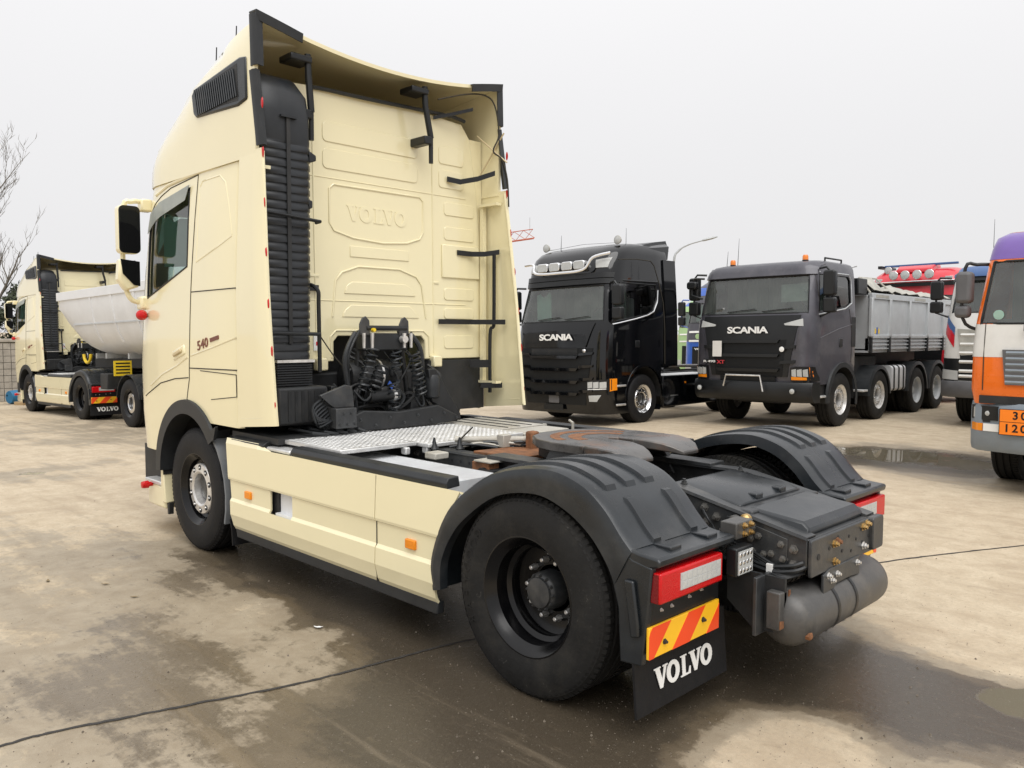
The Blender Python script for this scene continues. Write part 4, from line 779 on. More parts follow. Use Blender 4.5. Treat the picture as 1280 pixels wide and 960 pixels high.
    for s in (1, -1):
        rows = []
        for p, q in zip(P, Q):
            d = (q-p); u = d.normalized()
            def pt(t, y): v = p+u*t; return (v.x, s*y, v.y)
            rows.append([(q.x, s*1.20, q.y), (q.x, s*1.25, q.y), pt(d.length*.5, 1.256), pt(.035, 1.254), pt(.012, 1.247), pt(.002, 1.228), pt(0, 1.19), pt(0, .66), pt(.004, .635), pt(.07, .63)])
        MG = MB().grid(rows).build('mudguard', 'guard', T, solid=.010, smooth=45)
        n = len(P)
        def band(y0, y1, i0, i1, h=.014):
            rr = []
            for i in range(i0, i1+1):
                p = P[i]; nrm = (P[i]-Q[i]).normalized(); hh = h if i0 < i < i1 else 0
                rr.append([(p.x+nrm.x*k, s*y, p.y+nrm.y*k) for y, k in ((y0, -.004), (y0+.008*(1 if y1 > y0 else -1), hh), (y1-.008*(1 if y1 > y0 else -1), hh), (y1, -.004))])
            MB().grid(rr).build('guard_rib', 'guard', MG)
        for y in (1.08, .93, .78): band(y, y+.085, 12, 33, .020)
        band(1.10, 1.03, 34, n-1, .018); band(.80, .73, 34, n-1, .018)
        for y0 in (1.02, .72): MB().box(-.76, -.645, s*y0, s*(y0+.085), .852, .875).build('guard_clip', 'guard', MG, bev=.006)
        MB().prism([(-.63, .875), (-.70, .862), (-.795, .855), (-.80, .845), (-.795, .815), (-.74, .80), (-.60, .80)], 1, s*.625, s*1.25).build('guard_shelf', 'guard', MG, bev=.014)
        MB().prism([(-.52, .80), (-.57, .90), (-.66, .83), (-.765, .81), (-.745, .60), (-.715, .37), (-.60, .36), (-.585, .60), (-.55, .72)], 1, s*1.215, s*1.252).build('guard_side', 'guard', MG, bev=.008)
        MB().prism([(-.63, .74), (-.68, .74), (-.71, .55), (-.71, .50), (-.67, .49), (-.655, .58)], 1, s*1.25, s*1.272).build('guard_boss', 'guard', MG, bev=.008)
        MB().box(-.735, -.70, s*.66, s*1.22, .42, .82).build('lamp_board', 'black_satin', MG, bev=.004)
        for y, z in ((1.14, .60), (1.06, .60), (.92, .61), (.82, .62)): link('bolt', bolt_mesh('steel', .007), MG, (-.736, s*y, z), (0, 0, pi/2))
        LP = MB().box(-.80, -.735, s*.735, s*1.238, .655, .79).build('tail_lamp', 'red_lens', MG, bev=.010)
        MB().box(-.790, -.738, s*1.236, s*1.2405, .662, .783).build('lamp_side', 'dark_red_lens', LP)
        MB().box(-.8035, -.80, s*.76, s*1.09, .69, .765).build('lamp_clear', 'silver', LP)
        for i in range(8):
            for j in range(2): MB().box(-.8045, -.8035, s*(.764+i*.0405), s*(.797+i*.0405), .694+j*.036, .724+j*.036).build('lamp_cell', 'clear_lens', LP)
        SB = MB().box(-.75, -.735, s*.68, s*1.245, .405, .545).build('marker_board', 'reflect_yellow', MG, bev=.003)
        for k in (-1, 0, 1):
            y0 = .80+.28*k; a, b = max(.681, min(1.244, y0)), 0
            pts = [(y0+.13, .406), (y0+.27, .406), (y0+.14, .544), (y0, .544)]; cl = []
            for i in range(4):                       # clip the stripe to the board
                (u, v), (u2, v2) = pts[i], pts[(i+1) % 4]
                for k2 in range(8): t = k2/8; cl.append((max(.681, min(1.244, u+(u2-u)*t)), v+(v2-v)*t))
            cl = [c for i, c in enumerate(cl) if i == 0 or math.dist(c, cl[i-1]) > 1e-5]
            if max(c[0] for c in cl)-min(c[0] for c in cl) > .01: MB().prism([(s*y, z) for y, z in cl], 0, -.7515, -.7495).build('marker_stripe', 'reflect_red', SB)
        for y, z in ((1.13, .46), (.82, .48)): link('bolt', bolt_mesh('frame', .010), SB, (-.75, s*y, z), (0, 0, pi/2))
        FL = MB().grid([[(x, s*y, z) for y in (.50, .7, .9, 1.1, 1.25)] for x, z in ((-.665, .45), (-.672, .35), (-.68, .25), (-.69, .125))]).build('mud_flap', 'rubber', MG, solid=.012)
        serif_word(.098, .003).xf(facing((-.690, s*.875, .262), (0, -1, 0), (.08, 0, 1))).build('flap_lettering', 'label_white', FL)
    # side skirts
    prof = [(.995, 1.222), (.955, 1.236), (.70, 1.245), (.688, 1.243), (.678, 1.229), (.54, 1.228), (.518, 1.243), (.42, 1.247), (.385, 1.238), (.335, 1.228), (.305, 1.212)]
    def fx(z): return lerp([(.3, 3.09), (.36, 3.10), (.7, 3.14), (1.0, 3.19)], z)[0]
    def rx(z): return lerp([(.3, .685), (.46, .685), (.60, .70), (.75, .62), (.88, .50), (1.0, .47)], z)[0]
    for s in (1, -1):
        for i, (cols, nm) in enumerate((([1.239, 1.5, 1.9, 2.22, 2.52, 2.7, 2.9, 'f'], 'side_skirt'), (['r', .8, 1.0, 1.231], 'side_skirt'))):
            m = MB(); rows = []
            for z, y in prof:
                r = []
                for c in cols:
                    x = fx(z) if c == 'f' else rx(z) if c == 'r' else c
                    zt = z-.045 if (z > .98 and 1.2 < x < 2.6) or (z > .98 and x < 1.24) else z
                    r.append((x, s*y, zt))
                rows.append(r)
            n = len(cols); m.v = [p for r in rows for p in r]
            m.f = [(k*n+j, k*n+j+1, (k+1)*n+j+1, (k+1)*n+j) for k in range(len(rows)-1) for j in range(n-1) if not (s == 1 and i == 0 and j == 3 and 3 <= k <= 5)]
            S_ = m.build(nm, 'cream', T, solid=.014, smooth=8)
            x_, z_ = ((2.84, .60), (.90, .60))[i]
            MB().box(x_-.045, x_+.045, s*1.225, s*1.252, z_-.028, z_+.028).build('side_marker', 'amber_lens', S_, bev=.006)
            if i == 1: MB().box(1.2315, 1.2385, s*1.18, s*1.238, .31, .95).build('skirt_gap', 'seam', S_)
        for x_, z_, a_ in ((1.30, .925, .018), (1.33, .895, .012), (1.42, .872, .008), (1.20, .50, .009), (1.21, .42, .008), (1.9, .94, .006)): MB().prism([(x_+a_*random.uniform(.5, 1)*cos(k_), z_+a_*random.uniform(.4, .9)*sin(k_)) for k_ in (0, 1, 2, 3.2, 4.1, 5.2)], 1, s*1.236, s*(1.2375 if z_ > .9 else 1.2465 if z_ < .52 else 1.241)).build('paint_chip', 'seam', T)
        MB().prism([(.69, .235), (3.07, .24), (3.09, .315), (.685, .31)], 1, s*1.17, s*1.222).build('lower_sill', 'plastic', T, bev=.008)
        MB().loft([[(x, s*y, z) for y, z in ((1.225, .955), (1.235, .985), (1.215, 1.015), (1.14, 1.02), (1.13, .96))][::s] for x in (.60, 2.24)]).build('deck_trim', 'plastic', T, bev=.006)
        MB().loft([[(x, s*y, z) for y, z in ((1.225, b), (1.235, .99), (1.20, 1.015), (1.05, 1.02), (1.05, .96))][::s] for x, b in ((2.62, .965), (2.9, .965), (3.12, .985))]).build('deck_trim', 'plastic', T, bev=.006)
        MB().box(2.28, 2.60, s*1.02, s*1.22, .955, .985).build('deck_step', 'alu', T, bev=.010); MB().box(2.26, 2.52, s*1.05, s*1.20, .88, .90).build('deck_step', 'alu', T, bev=.006)
        MB().prism(rrect(.55, 1.15, .38, .945, .10, 6), 0, .78, 2.45).build('fuel_tank', 'white', T, smooth=40)
        MB().box(2.46, 2.56, s*1.06, s*1.20, .46, .74).build('tank_strap', 'underside', T); MB().box(2.16, 2.455, s*1.06, s*1.19, .46, .74).build('filler_box', 'white', T); MB().box(2.22, 2.455, s*1.19, s*1.232, .505, .53).build('filler_sill', 'white', T)
        MB().grid([[(x, s*y, z) for y in (.86, 1.0, 1.20, 1.235)] for x, z in [(3.82+.60*cos(radians(a)), .5+.60*sin(radians(a))) for a in (128, 140, 152, 164, 176, 188, 198)]]).build('front_guard', 'dusty_grey', T, solid=.02)
        MB().grid([[(x, s*y, z) for y in (.9, 1.22)] for x, z in ((3.19, .36), (3.16, .28), (3.15, .16))]).build('splash_flap', 'rubber', T, solid=.012)
        MB().lathe([(.05, .42), (.12, .40), (.12, -.25), (.05, -.27)], ax=2, seg=20).xf(Matrix.Translation((-.35, s*.55, .45))).build('air_spring', 'underside', T)
    MB().tube([(3.82, -1.1, .5), (3.82, 1.1, .5)], .06, 10).build('front_axle', 'underside', T); MB().tube([(0, -.9, .5), (0, .9, .5)], .09, 12).build('rear_axle', 'underside', T)
    MB().lathe([(.05, .22), (.2, .15), (.24, 0), (.2, -.15), (.05, -.22)], seg=20).xf(Matrix.Translation((0, 0, .5))).build('differential', 'underside', T)
    MB().box(.95, 1.05, .40, .72, .915, .93).build('tank_bracket', 'plastic', T); MB().box(1.50, 1.62, .44, .56, .94, .985).build('junction_box', 'dusty_alu', T, bev=.008)
    MB().box(1.02, 1.18, .42, .52, .82, .97).build('valve_bracket', 'rust', T, bev=.008); MB().lathe([(.04, 0), (.04, .05)], seg=14).xf(Matrix.Translation((1.06, .50, .90))).build('valve_port', 'underside', T)
    MB().box(.98, 1.14, .40, .54, .972, .984).build('valve_cover', 'dusty_alu', T, bev=.004)
    # deck plates
    def tread(x0, x1, y0, y1, z, m_, pat, nm='deck_plate'):
        D_ = MB().box(x0, x1, y0, y1, z-.03, z).build(nm, m_, T, bev=.006)
        if pat:
            q = MB(); st = .046; i = 0; x = x0+.03
            while x < x1-.02:
                y = y0+.03+(st/2 if i % 2 else 0)
                while y < y1-.02:
                    a = pi/4 if (i % 2) else -pi/4; c, s_ = cos(a), sin(a); l, w_ = .017, .0065
                    q.add([(x+c*u*l-s_*v*w_, y+s_*u*l+c*v*w_, z+h) for u, v, h in ((1, 0, 0), (0, 1, 0), (-1, 0, 0), (0, -1, 0), (0, 0, .005))], [(0, 1, 4), (1, 2, 4), (2, 3, 4), (3, 0, 4)]); y += st
                x += st/2*1.05; i += 1
            q.build('tread_pattern', m_, D_, fix=False)['kind'] = 'stuff'
        return D_
    tread(1.78, 2.50, .50, 1.13, 1.035, 'alu', True); tread(1.66, 2.66, -.46, .49, 1.03, 'alu', True); tread(1.95, 2.75, -1.05, -.47, 1.03, 'dusty_alu', False)
    for i in range(4): MB().box(1.97, 2.73, -1.02+.14*i, -1.012+.14*i, 1.031, 1.036).build('plate_groove', 'frame', T)
    tread(1.66, 1.94, -1.0, -.47, 1.02, 'dusty_alu', False)
    for x, y in ((1.72, .46), (1.72, .2), (1.78, .60), (2.5, .47)): MB().box(x-.03, x+.03, y-.02, y+.02, .955, 1.005).build('plate_foot', 'alu', T, bev=.008)
    # greasy couplings ahead of the fifth wheel
    MB().tube([(1.60, .30, 1.05), (1.22, -.06, 1.055)], .022, 10).build('grease_pipe', 'dusty_alu', T); MB().box(1.30, 1.37, .03, .11, 1.0, 1.09).build('pipe_clamp', 'dusty_alu', T, bev=.006)
    MB().box(1.13, 1.20, -.08, .0, .95, 1.12).build('rusty_post', 'rust', T, bev=.015); MB().prism([(1.35, .35), (1.30, -.1), (1.0, -.30), (.90, .10), (.95, .35)], 2, .975, 1.0).build('mounting_plate', 'rust', T, bev=.004)
    for x, y in ((1.66, .44), (1.55, .30)): MB().tube([(x, y, .99), (x, y, 1.02), (x, y, 1.07)], [.035, .018, .006], 10).build('cable_cone', 'black_satin', T)
    MB().tube([(1.55, .30, 1.05), (1.50, .22, 1.14)], .006, 6).build('cable_rod', 'seam', T)
    for i in range(10): MB().tube(smoothpath([(1.6-.05*i, .35-.06*i, 1.0), (1.5-.05*i, .25-.05*i, 1.02+.01*(i % 3)), (1.35-.03*i, .12-.05*i, 1.0)], 4), .010, 6).build('chassis_pipe', ['plastic', 'dusty_alu', 'frame'][i % 3], T)
    MB().tube([(1.55, -.92, .98), (1.55, -.92, 1.08), (1.62, -.96, 1.09)], .012, 6).build('hose_hook', 'dusty_alu', T); MB().lathe([(.0, .05), (.03, .03), (.035, 0)], ax=2, seg=10).xf(Matrix.Translation((1.1, -.8, 1.02))).build('blue_cap', 'blue', T)
    MB().box(1.2, 2.6, -1.2, -1.06, .96, 1.03).build('side_tray', 'underside', T)
    # fifth wheel
    z = 1.145
    front = [(.30, .44), (.55, .44), (.72, .39), (.86, .28), (.93, .12), (.93, -.12), (.86, -.28), (.72, -.39), (.55, -.44), (.30, -.44)]
    slot = [(.30, -.05), (.42, -.05), (.46, 0), (.42, .05), (.30, .05)]
    FWh = MB().prism(front+slot, 2, z-.055, z).build('fifth_wheel', 'greasy', T, bev=.006)
    for s in (1, -1):
        loops = []
        for x, ya, yb, zt, th in ((.301, .05, .44, z, .055), (.22, .06, .435, z, .055), (.12, .09, .41, z-.012, .05), (.06, .12, .38, z-.03, .04), (.0, .16, .32, z-.06, .025)): loops.append([(x, s*ya, zt), (x, s*yb, zt), (x, s*yb, zt-th), (x, s*ya, zt-th)][::s])
        MB().loft(loops).build('ramp', 'greasy', FWh, bev=.008)
        MB().prism([(.20, .90), (.70, .90), (.58, 1.10), (.32, 1.10)], 1, s*.36, s*.42).build('pivot_bracket', 'frame', FWh, bev=.01)
        MB().box(-.1, 1.1, s*.30, s*.46, .985, 1.01).build('mounting_angle', 'frame', FWh, bev=.004)
    MB().prism([(.55, .36), (.88, .20), (.88, -.20), (.55, -.36)], 2, z-.14, z-.06).build('lock_housing', 'underside', FWh)
    MB().tube([(.35, .45, 1.06), (.30, .62, 1.05), (.28, .70, 1.06)], .012, 6).build('release_handle', 'rust', FWh); MB().box(-.34, -.22, -.36, .36, .90, .985).build('rear_channel', 'frame', FWh, bev=.006)
    for r0, r1, a0, a1, m_ in ((.30, .36, 20, 160, 'rust'), (.17, .25, 10, 165, 'rust'), (.36, .43, 200, 340, 'rust')):
        A_ = [radians(a0+(a1-a0)*k/24) for k in range(25)]
        MB().grid([[(min(.93, .45+r*sin(a)*1.1), r*cos(a), z+.0012) for r in (r0, r1)] for a in A_ if .31 < .45+r1*sin(a)]).build('wear_ring', m_, FWh) if a0 < 180 else None
    # wheels
    for s in (1, -1):
        wheel_front(T, (3.82, s*1.212, .503), s < 0); wheel_rear(T, (0, s*1.235, .503), s < 0, text='GOODYEAR')
V1 = thing('tractor_unit', 'cream tractor unit with no trailer coupled, its bare fifth wheel exposed', 'truck', group='cream tractor units')
build_volvo(V1)
# ---------------------------------------------------------------- the second cream tractor, coupled to a tipping trailer
V2 = inst(V1, None, (17.75, -3.39, -.25), (0, .020, radians(1.6)))
tag(V2, 'cream tractor unit coupled to the silver tipping trailer, parked by the block wall', 'truck', 'cream tractor units')
def trailer():
    T = thing('tipping_trailer', 'silver half-round tipping trailer coupled to a cream tractor unit', 'trailer', (17.75, -3.39, -.25), (0, .020, radians(1.6)))
    secs = []
    for x, b, w_ in ((1.22, 2.40, 1.22), (.85, 1.98, 1.235), (.35, 1.62, 1.24), (-.2, 1.50, 1.24), (-6.5, 1.50, 1.24)):
        hp = [(1, 2.98), (.99, 2.60), (.955, 2.30-(1.5-b)*.3), (.90, 2.02-(1.5-b)*.5), (.80, 1.78-(1.5-b)*.75), (.66, 1.62-(1.5-b)*.9), (.48, 1.53-(1.5-b)), (.25, 1.50-(1.5-b))]
        l = [(x, w_*u, z) for u, z in hp]+[(x, -w_*u, z) for u, z in hp[::-1]]; secs.append(l)
    TB = MB().loft(secs, cap=False, closed=False).build('tub', 'silver_light', T, solid=.02)
    MB().add(secs[0], [tuple(range(len(secs[0])))]).build('tub_front', 'silver_light', T)
    for s in (1, -1): MB().box(-6.5, 1.24, s*1.215, s*1.275, 2.80, 3.0).build('tub_rim', 'silver_light', TB, bev=.01); MB().box(-6.5, .4, s*1.17, s*1.19, 2.20, 2.23).build('tub_seam', 'silver', TB)
    for x in (-.9, -2.1, -3.3, -4.5, -5.7):
        for s in (1, -1): MB().loft([[(x+a, s*(1.235*u+.03), z) for a in (-.05, .05)]+[(x+a, s*(1.235*u-.01), z) for a in (.05, -.05)] for u, z in ((1, 2.80), (.985, 2.55), (.955, 2.30), (.90, 2.02), (.80, 1.78))]).build('tub_rib', 'silver_light', TB)
    for x in (-.5, .1, -1.8, -3.2): MB().box(x-.04, x+.04, -.8, .8, 1.42, 1.54).build('tub_bearer', 'silver', TB)
    for s in (1, -1): MB().box(-6.5, .9, s*.40, s*.55, 1.20, 1.42).build('trailer_rail', 'underside', T, bev=.01)
    MB().box(-.1, .9, -.5, .5, 1.15, 1.22).build('kingpin_plate', 'underside', T)
    for x in (-2.85, -4.15, -5.45):
        for s in (1, -1): wheel_front(T, (x, s*1.24, .50), s < 0, detail=False, hubmat='chrome')
        MB().tube([(x, -1, .5), (x, 1, .5)], .07, 10).build('trailer_axle', 'underside', T)
        for s in (1, -1): MB().grid([[(x+.60*cos(radians(a)), s*y, .5+.60*sin(radians(a))) for y in (.9, 1.26)] for a in range(10, 171, 16)]).build('trailer_guard', 'guard', T, solid=.015)
    MB().box(-1.9, -1.88, .78, 1.16, 1.05, 1.38).build('warning_plate', 'yellow', T)
    for i in range(4): MB().box(-1.905, -1.90, .82, 1.12, 1.10+.07*i, 1.13+.07*i).build('plate_print', 'black_satin', T)
    MB().tube([(.25+.22*cos(a), .95, 1.52+.20*sin(a)) for a in [pi+pi*k/12 for k in range(13)]], .035, 8).build('coiled_strap', 'yellow', T)
    MB().box(-1.6, -1.2, .9, 1.2, .75, 1.1).build('landing_leg', 'underside', T, bev=.02)
trailer()

# ---------------------------------------------------------------- cab-over trucks in the row opposite (each faces +Y; x forward, front axle at x = 0)
def cab_body(T, pl, zs, mt, cav, win, ws, arch, interior=True, name='cab_shell', extra=(), glass='windscreen', board=None, curtain=False, seal='black_satin'):
    sh = pl.shell(zs).build(name, mt, T, smooth=32); cut = [pl.shell(cav, .05).build('c', mt)]
    cut.append(MB().prism(win, 1, -1.6, 1.6).build('c', mt))
    (wt, zt), (wb, zb) = ws
    cut.append(MB().prism([(-wb, zb), (wb, zb), (wt, zt), (-wt, zt)], 0, pl.lv[0][1]-.75, pl.lv[0][1]+.5).build('c', mt))
    for a in arch:
        for s in (1, -1): cut.append(MB().prism(a, 1, s*.5, s*1.6).build('c', mt))
    for b in extra: cut.append(MB().box(*b).build('c', mt))
    boolean(sh, cut)
    zt_ = max(z for x, z in win); zb_ = min(z for x, z in win)
    up = sorted([p for p in win if p[1] > (zt_+zb_)/2]); lo = sorted([p for p in win if p[1] <= (zt_+zb_)/2])
    for s in (1, -1):
        g = pl.spane(up, lo, -.015, sg=s).build('side_window', 'glass', T); pl.sline(win+[win[0]], .012, -.003, s).build('window_seal', seal, g)
    W = pl.fpane([(-wt, zt), (wt, zt)], [(-wb, zb), (wb, zb)], -.012, 20).build('windscreen', glass, T)
    pl.fline([(-wt, zt), (wt, zt), (wb, zb), (-wb, zb), (-wt, zt)], .014, -.004, dens=12).build('windscreen_seal', seal, W)
    for y in (-.5, .25):
        bl = [(pl.x(y+.6*t, zb+.04+.03*t)+.02, y+.6*t, zb+.04+.05*t) for t in (0, .25, .5, .75, 1)]
        MB().tube(bl, .010, 6).build('wiper', 'black_satin', W)
    xf = pl.lv[0][1]
    MB().box(xf-.75, xf-.30, -1.05, 1.05, cav[0]+.02, zb+.06).build('dashboard', 'interior', T, bev=.05)
    for y in (.55, -.55):
        st = MB().box(xf-1.55, xf-1.1, y-.24, y+.24, zb-.45, zb-.25).build('seat', 'seat_cloth', T, bev=.04); MB().box(xf-1.65, xf-1.50, y-.24, y+.24, zb-.3, zb+.5).build('seat_back', 'seat_cloth', st, bev=.04)
    MB().tube([(xf-.82+.06*sin(a), .55+.21*cos(a), zb+.08+.20*sin(a)) for a in [2*pi*k/18 for k in range(18)]], .015, 6, True).build('steering_wheel', 'interior', T)
    if curtain:
        for i in range(18): MB().box(xf-1.02+.006*(i % 2), xf-1.0+.006*(i % 2), -1.05+.116*i, -.94+.116*i, cav[0]+.3, cav[-1]-.03).build('curtain_fold', 'curtain', T)
    if board: MB().prism(board, 0, xf-.50, xf-.48).build('price_board', 'teal_board', T)
    return sh
def truck_mirror(T, x, s, y, z0, z1, mt='black_satin', lower=True, arm='black_satin'):
    A = MB().tube([(x-.05, s*(y-.22), z1+.05), (x+.05, s*(y-.05), z1+.06), (x+.05, s*(y+.02), z1-.02), (x+.05, s*(y+.02), z0), (x-.0, s*(y-.2), z0-.08)], .022, 8).build('mirror_arm', arm, T)
    zc = z0+(z1-z0)*.38
    MB().prism(rrect(s*(y-.10), s*(y+.13), zc+.015, z1, .05), 0, x-.04, x+.10).build('mirror_housing', mt, A, bev=.03)
    if lower: MB().prism(rrect(s*(y-.10), s*(y+.13), z0, zc-.015, .04), 0, x-.04, x+.10).build('mirror_housing', mt, A, bev=.03)
    MB().box(x-.046, x-.04, s*(y-.08), s*(y+.11), zc+.04, z1-.03).build('mirror_glass', 'mirror_dark', A)
def lamp_round(T, x, y, z, r, nm='spot_lamp', body='black_satin', lens='clear_lens', d=.09):
    B = MB().lathe([(r*.5, -d), (r, -.02), (r*1.06, 0), (r, .005)], ax=0, seg=20).xf(Matrix.Translation((x, y, z))).build(nm, body, T)
    MB().lathe([(.0, .018), (r*.6, .014), (r*.97, .002)], ax=0, seg=20).xf(Matrix.Translation((x, y, z))).build('lamp_lens', lens, B); return B
def beacon(T, x, y, z):
    B = MB().lathe([(.06, 0), (.06, .03), (.055, .035)], ax=2, seg=16).xf(Matrix.Translation((x, y, z))).build('beacon_base', 'black_satin', T)
    MB().lathe([(.055, .03), (.055, .10), (.04, .13), (0, .135)], ax=2, seg=16).xf(Matrix.Translation((x, y, z))).build('beacon_lens', 'orange_lens', B)
def under(T, x0, x1):
    for s in (1, -1): MB().box(x0, x1, s*.36, s*.44, .70, .98).build('chassis_rail', 'underside', T, bev=.01)
    MB().box(-.6, .9, -.5, .5, .45, 1.15).build('engine_block', 'underside', T, bev=.03)
def steer_axle(T, x=0, y=1.215, R=.505, hub='steel', rim='steel', tyre='rubber_dusty', z=None, detail=True):
    for s in (1, -1): wheel_front(T, (x, s*y, z or R-.004), s < 0, R, rimmat=rim, hubmat=hub, tyremat=tyre, detail=detail)
    MB().tube([(x, -1.05, R), (x, 1.05, R)], .06, 10).build('axle', 'underside', T)
def place(name, label, cat, x, y, group=None): return thing(name, label, cat, (x, y, gz(x)), (.02 if x > 7 else (.02*(x-3.5)/3.5 if x > 3.5 else 0), 0, pi/2), group)
SCANIA_W = .87
def brand(T, s, x, z, width, h, mt, tilt=0, y=0, off=.012):
    t = textmb(s, 1, .012, off, .92); w0 = max(v[0] for v in t.v)-min(v[0] for v in t.v); h0 = max(v[1] for v in t.v)-min(v[1] for v in t.v)
    t.v = [(a*width/w0, b*h/h0, c) for a, b, c in t.v]
    return t.xf(facing((x, y, z), (0, 1, 0), (-tilt, 0, 1))).build('brand_lettering', mt, T)

def black_scania():
    T = place('tractor_unit', 'black high-roof tractor unit with four square roof lamps and a chrome lamp bar', 'truck', 8.40, -9.72, 'trucks in the row opposite')
    pl = Plan([(.24, 1.36, 1.23), (.6, 1.42, 1.25), (1.3, 1.42, 1.25), (1.9, 1.38, 1.25), (2.1, 1.34, 1.25), (2.5, 1.23, 1.235), (2.85, 1.13, 1.215), (3.06, 1.10, 1.20), (3.25, 1.05, 1.19), (3.45, .95, 1.18), (3.58, .80, 1.145), (3.67, .55, 1.08), (3.70, .35, 1.0)], -.92, cl=.5, n=2.6, yk=.55)
    win = [(1.02, 2.08), (.90, 2.86), (-.44, 2.86), (-.46, 2.62), (-.30, 2.32), (-.1, 2.24)]
    arch = [arc((0, .56), .62, 0, 360, 32)[:-1]]
    sh = cab_body(T, pl, [.24, .6, .95, 1.3, 1.6, 1.9, 2.1, 2.3, 2.5, 2.7, 2.85, 3.06, 3.25, 3.45, 3.58, 3.67, 3.70], 'black_gloss', [1.5, 1.9, 2.1, 2.5, 2.85, 3.0], win, ((1.03, 2.80), (1.12, 2.10)), arch, extra=[(-1.0, -.58, -1.5, 1.5, .1, 1.12)], curtain=True,
                  board=[(-.95, 2.14), (-.55, 2.14), (-.55, 2.74), (-.62, 2.74), (-.68, 2.66), (-.80, 2.66), (-.86, 2.72), (-.95, 2.70)])
    # visor, grille, letters
    for za, zb in ((2.84, 2.94), (2.955, 3.06)): pl.fpane([(-1.16, zb), (1.16, zb)], [(-1.16, za), (1.16, za)], .03, 20).build('sun_visor', 'black_satin', T, solid=.04, bev=.008)
    pl.fpane([(-1.0, 2.05), (1.0, 2.05)], [(-.82, 1.58), (.82, 1.58)], .018, 20).build('front_panel', 'black_gloss', T, solid=.025, bev=.008)
    pl.fpane([(-.98, 1.56), (.98, 1.56)], [(-.80, .42), (.80, .42)], .004, 20).build('grille', 'dark_grille', T, solid=.02)
    for i, z in enumerate((1.38, 1.13, .88, .64)):
        G = pl.fpane([(-.66, z+.03), (.66, z+.03)], [(-.62, z-.03), (.62, z-.03)], .045, 12).build('grille_bar', 'black_gloss', T, solid=.05, bev=.01)
        for s in (1, -1): pl.fpane([(s*.68, z+.08), (s*1.0, z+.10)], [(s*.66, z+.02), (s*.98, z+.05)], .03, 6).build('grille_wing', 'black_gloss', T, solid=.04, bev=.008)
    for i in range(5): pl.fline([(-.62, 1.44+.025*i), (.62, 1.44+.025*i)], .005, .03).build('grille_wire', 'frame', T)
    brand(T, 'SCANIA', 1.448, 1.775, .90, .13, 'label_white', y=.08, off=.028)
    MB().lathe([(.0, .012), (.04, .008), (.045, 0)], ax=0, seg=16).xf(Matrix.Translation((pl.x(.78, 1.50)+.02, .78, 1.50))).build('emblem', 'chrome', T)
    for s in (1, -1):
        H = pl.fpane([(s*.86, .91), (s*1.235, .94)], [(s*.86, .69), (s*1.235, .73)], .010, 8).build('headlight', 'black_satin', T, solid=.03)
        for ya, yb in ((.885, .985), (1.0, 1.095), (1.11, 1.20)): pl.fpane([(s*ya, .885), (s*yb, .895)], [(s*ya, .765), (s*yb, .775)], .030, 4).build('lamp_lens', 'clear_lens', H, solid=.01)
        pl.fpane([(s*.885, .75), (s*1.20, .76)], [(s*.885, .73), (s*1.20, .745)], .030, 6).build('lamp_strip', 'label_white', H, solid=.008)
        pl.fpane([(s*1.225, .95), (s*1.25, .95)], [(s*1.225, .70), (s*1.25, .72)], .018, 3).build('turn_lamp', 'amber_lens', T, solid=.02)
        pl.fpane([(s*.90, .62), (s*1.13, .63)], [(s*.90, .50), (s*1.05, .50)], .015, 6).build('fog_lamp', 'clear_lens', T, solid=.02)
        MB().grid([[(.66*cos(radians(a)), s*1.235, .56+.66*sin(radians(a))), (.655*cos(radians(a)), s*1.262, .56+.655*sin(radians(a))), (.61*cos(radians(a)), s*1.262, .56+.61*sin(radians(a)))] for a in range(-6, 187, 8)]).build('arch_trim', 'black_gloss', T, solid=.012)
        MB().grid([[(.60*cos(radians(a)), s*y, .56+.60*sin(radians(a))) for y in (.75, 1.23)] for a in range(-8, 189, 12)]).build('wheel_well', 'underside', T)
        for x, z in ((.82, .80), (.83, .42)): MB().box(x-.18, x+.12, s*1.20, s*1.262, z-.02, z+.02).build('step_edge', 'steel', T, bev=.008)
        pl.sline([(1.05, 2.02), (.3, 2.14), (-.1, 2.22), (-.32, 2.30), (-.46, 2.50), (-.50, 2.75)], .018, .002, s).build('window_moulding', 'chrome' if s > 0 else 'black_gloss', T)
        pl.sline([(.98, 2.90), (-.5, 2.92)], .022, .005, s).build('drip_rail', 'black_satin', T)
        pl.sline([(.75, 3.32), (.2, 3.36), (-.30, 3.35), (-.42, 3.26), (-.55, 2.95), (-.68, 2.5), (-.72, 1.9), (-.72, 1.2)], .010, .001, s).build('deflector_gap', 'seam', T)
        MB().grid([[(x, s*(pl.y(-.6, min(z, 3.4))+.012), z) for x in (-1.16, -1.0, -.72)] for z in (1.15, 1.8, 2.4, 2.9, 3.4)]).build('side_deflector', 'black_gloss', T, solid=.03)
        MB().grid([[(-.30, s*1.15, 3.40), (-.95, s*1.15, 3.42)], [(-.32, s*1.10, 3.62), (-1.05, s*1.12, 3.70)], [(-.34, s*.95, 3.69), (-1.05, s*1.0, 3.78)]]).build('roof_spoiler', 'black_gloss', T, solid=.03)
        truck_mirror(T, 1.05, s, 1.38, 2.12, 2.80)
        MB().box(.18, .32, s*1.245, s*1.262, 1.56, 1.70).build('door_handle', 'black_satin', T, bev=.01)
        MB().box(-2.9, -.68, s*1.17, s*1.235, .28, .95).build('side_skirt', 'black_gloss', T, bev=.02)
        MB().box(-2.9, -.75, s*.5, s*1.16, .90, .955).build('deck_plate', 'alu', T, bev=.01)
        MB().box(-1.25, -.95, s*1.235, s*1.24, .50, .53).build('skirt_badge', 'chrome', T)
        wheel_rear(T, (-3.75, s*1.235, .503), s < 0, detail=False)
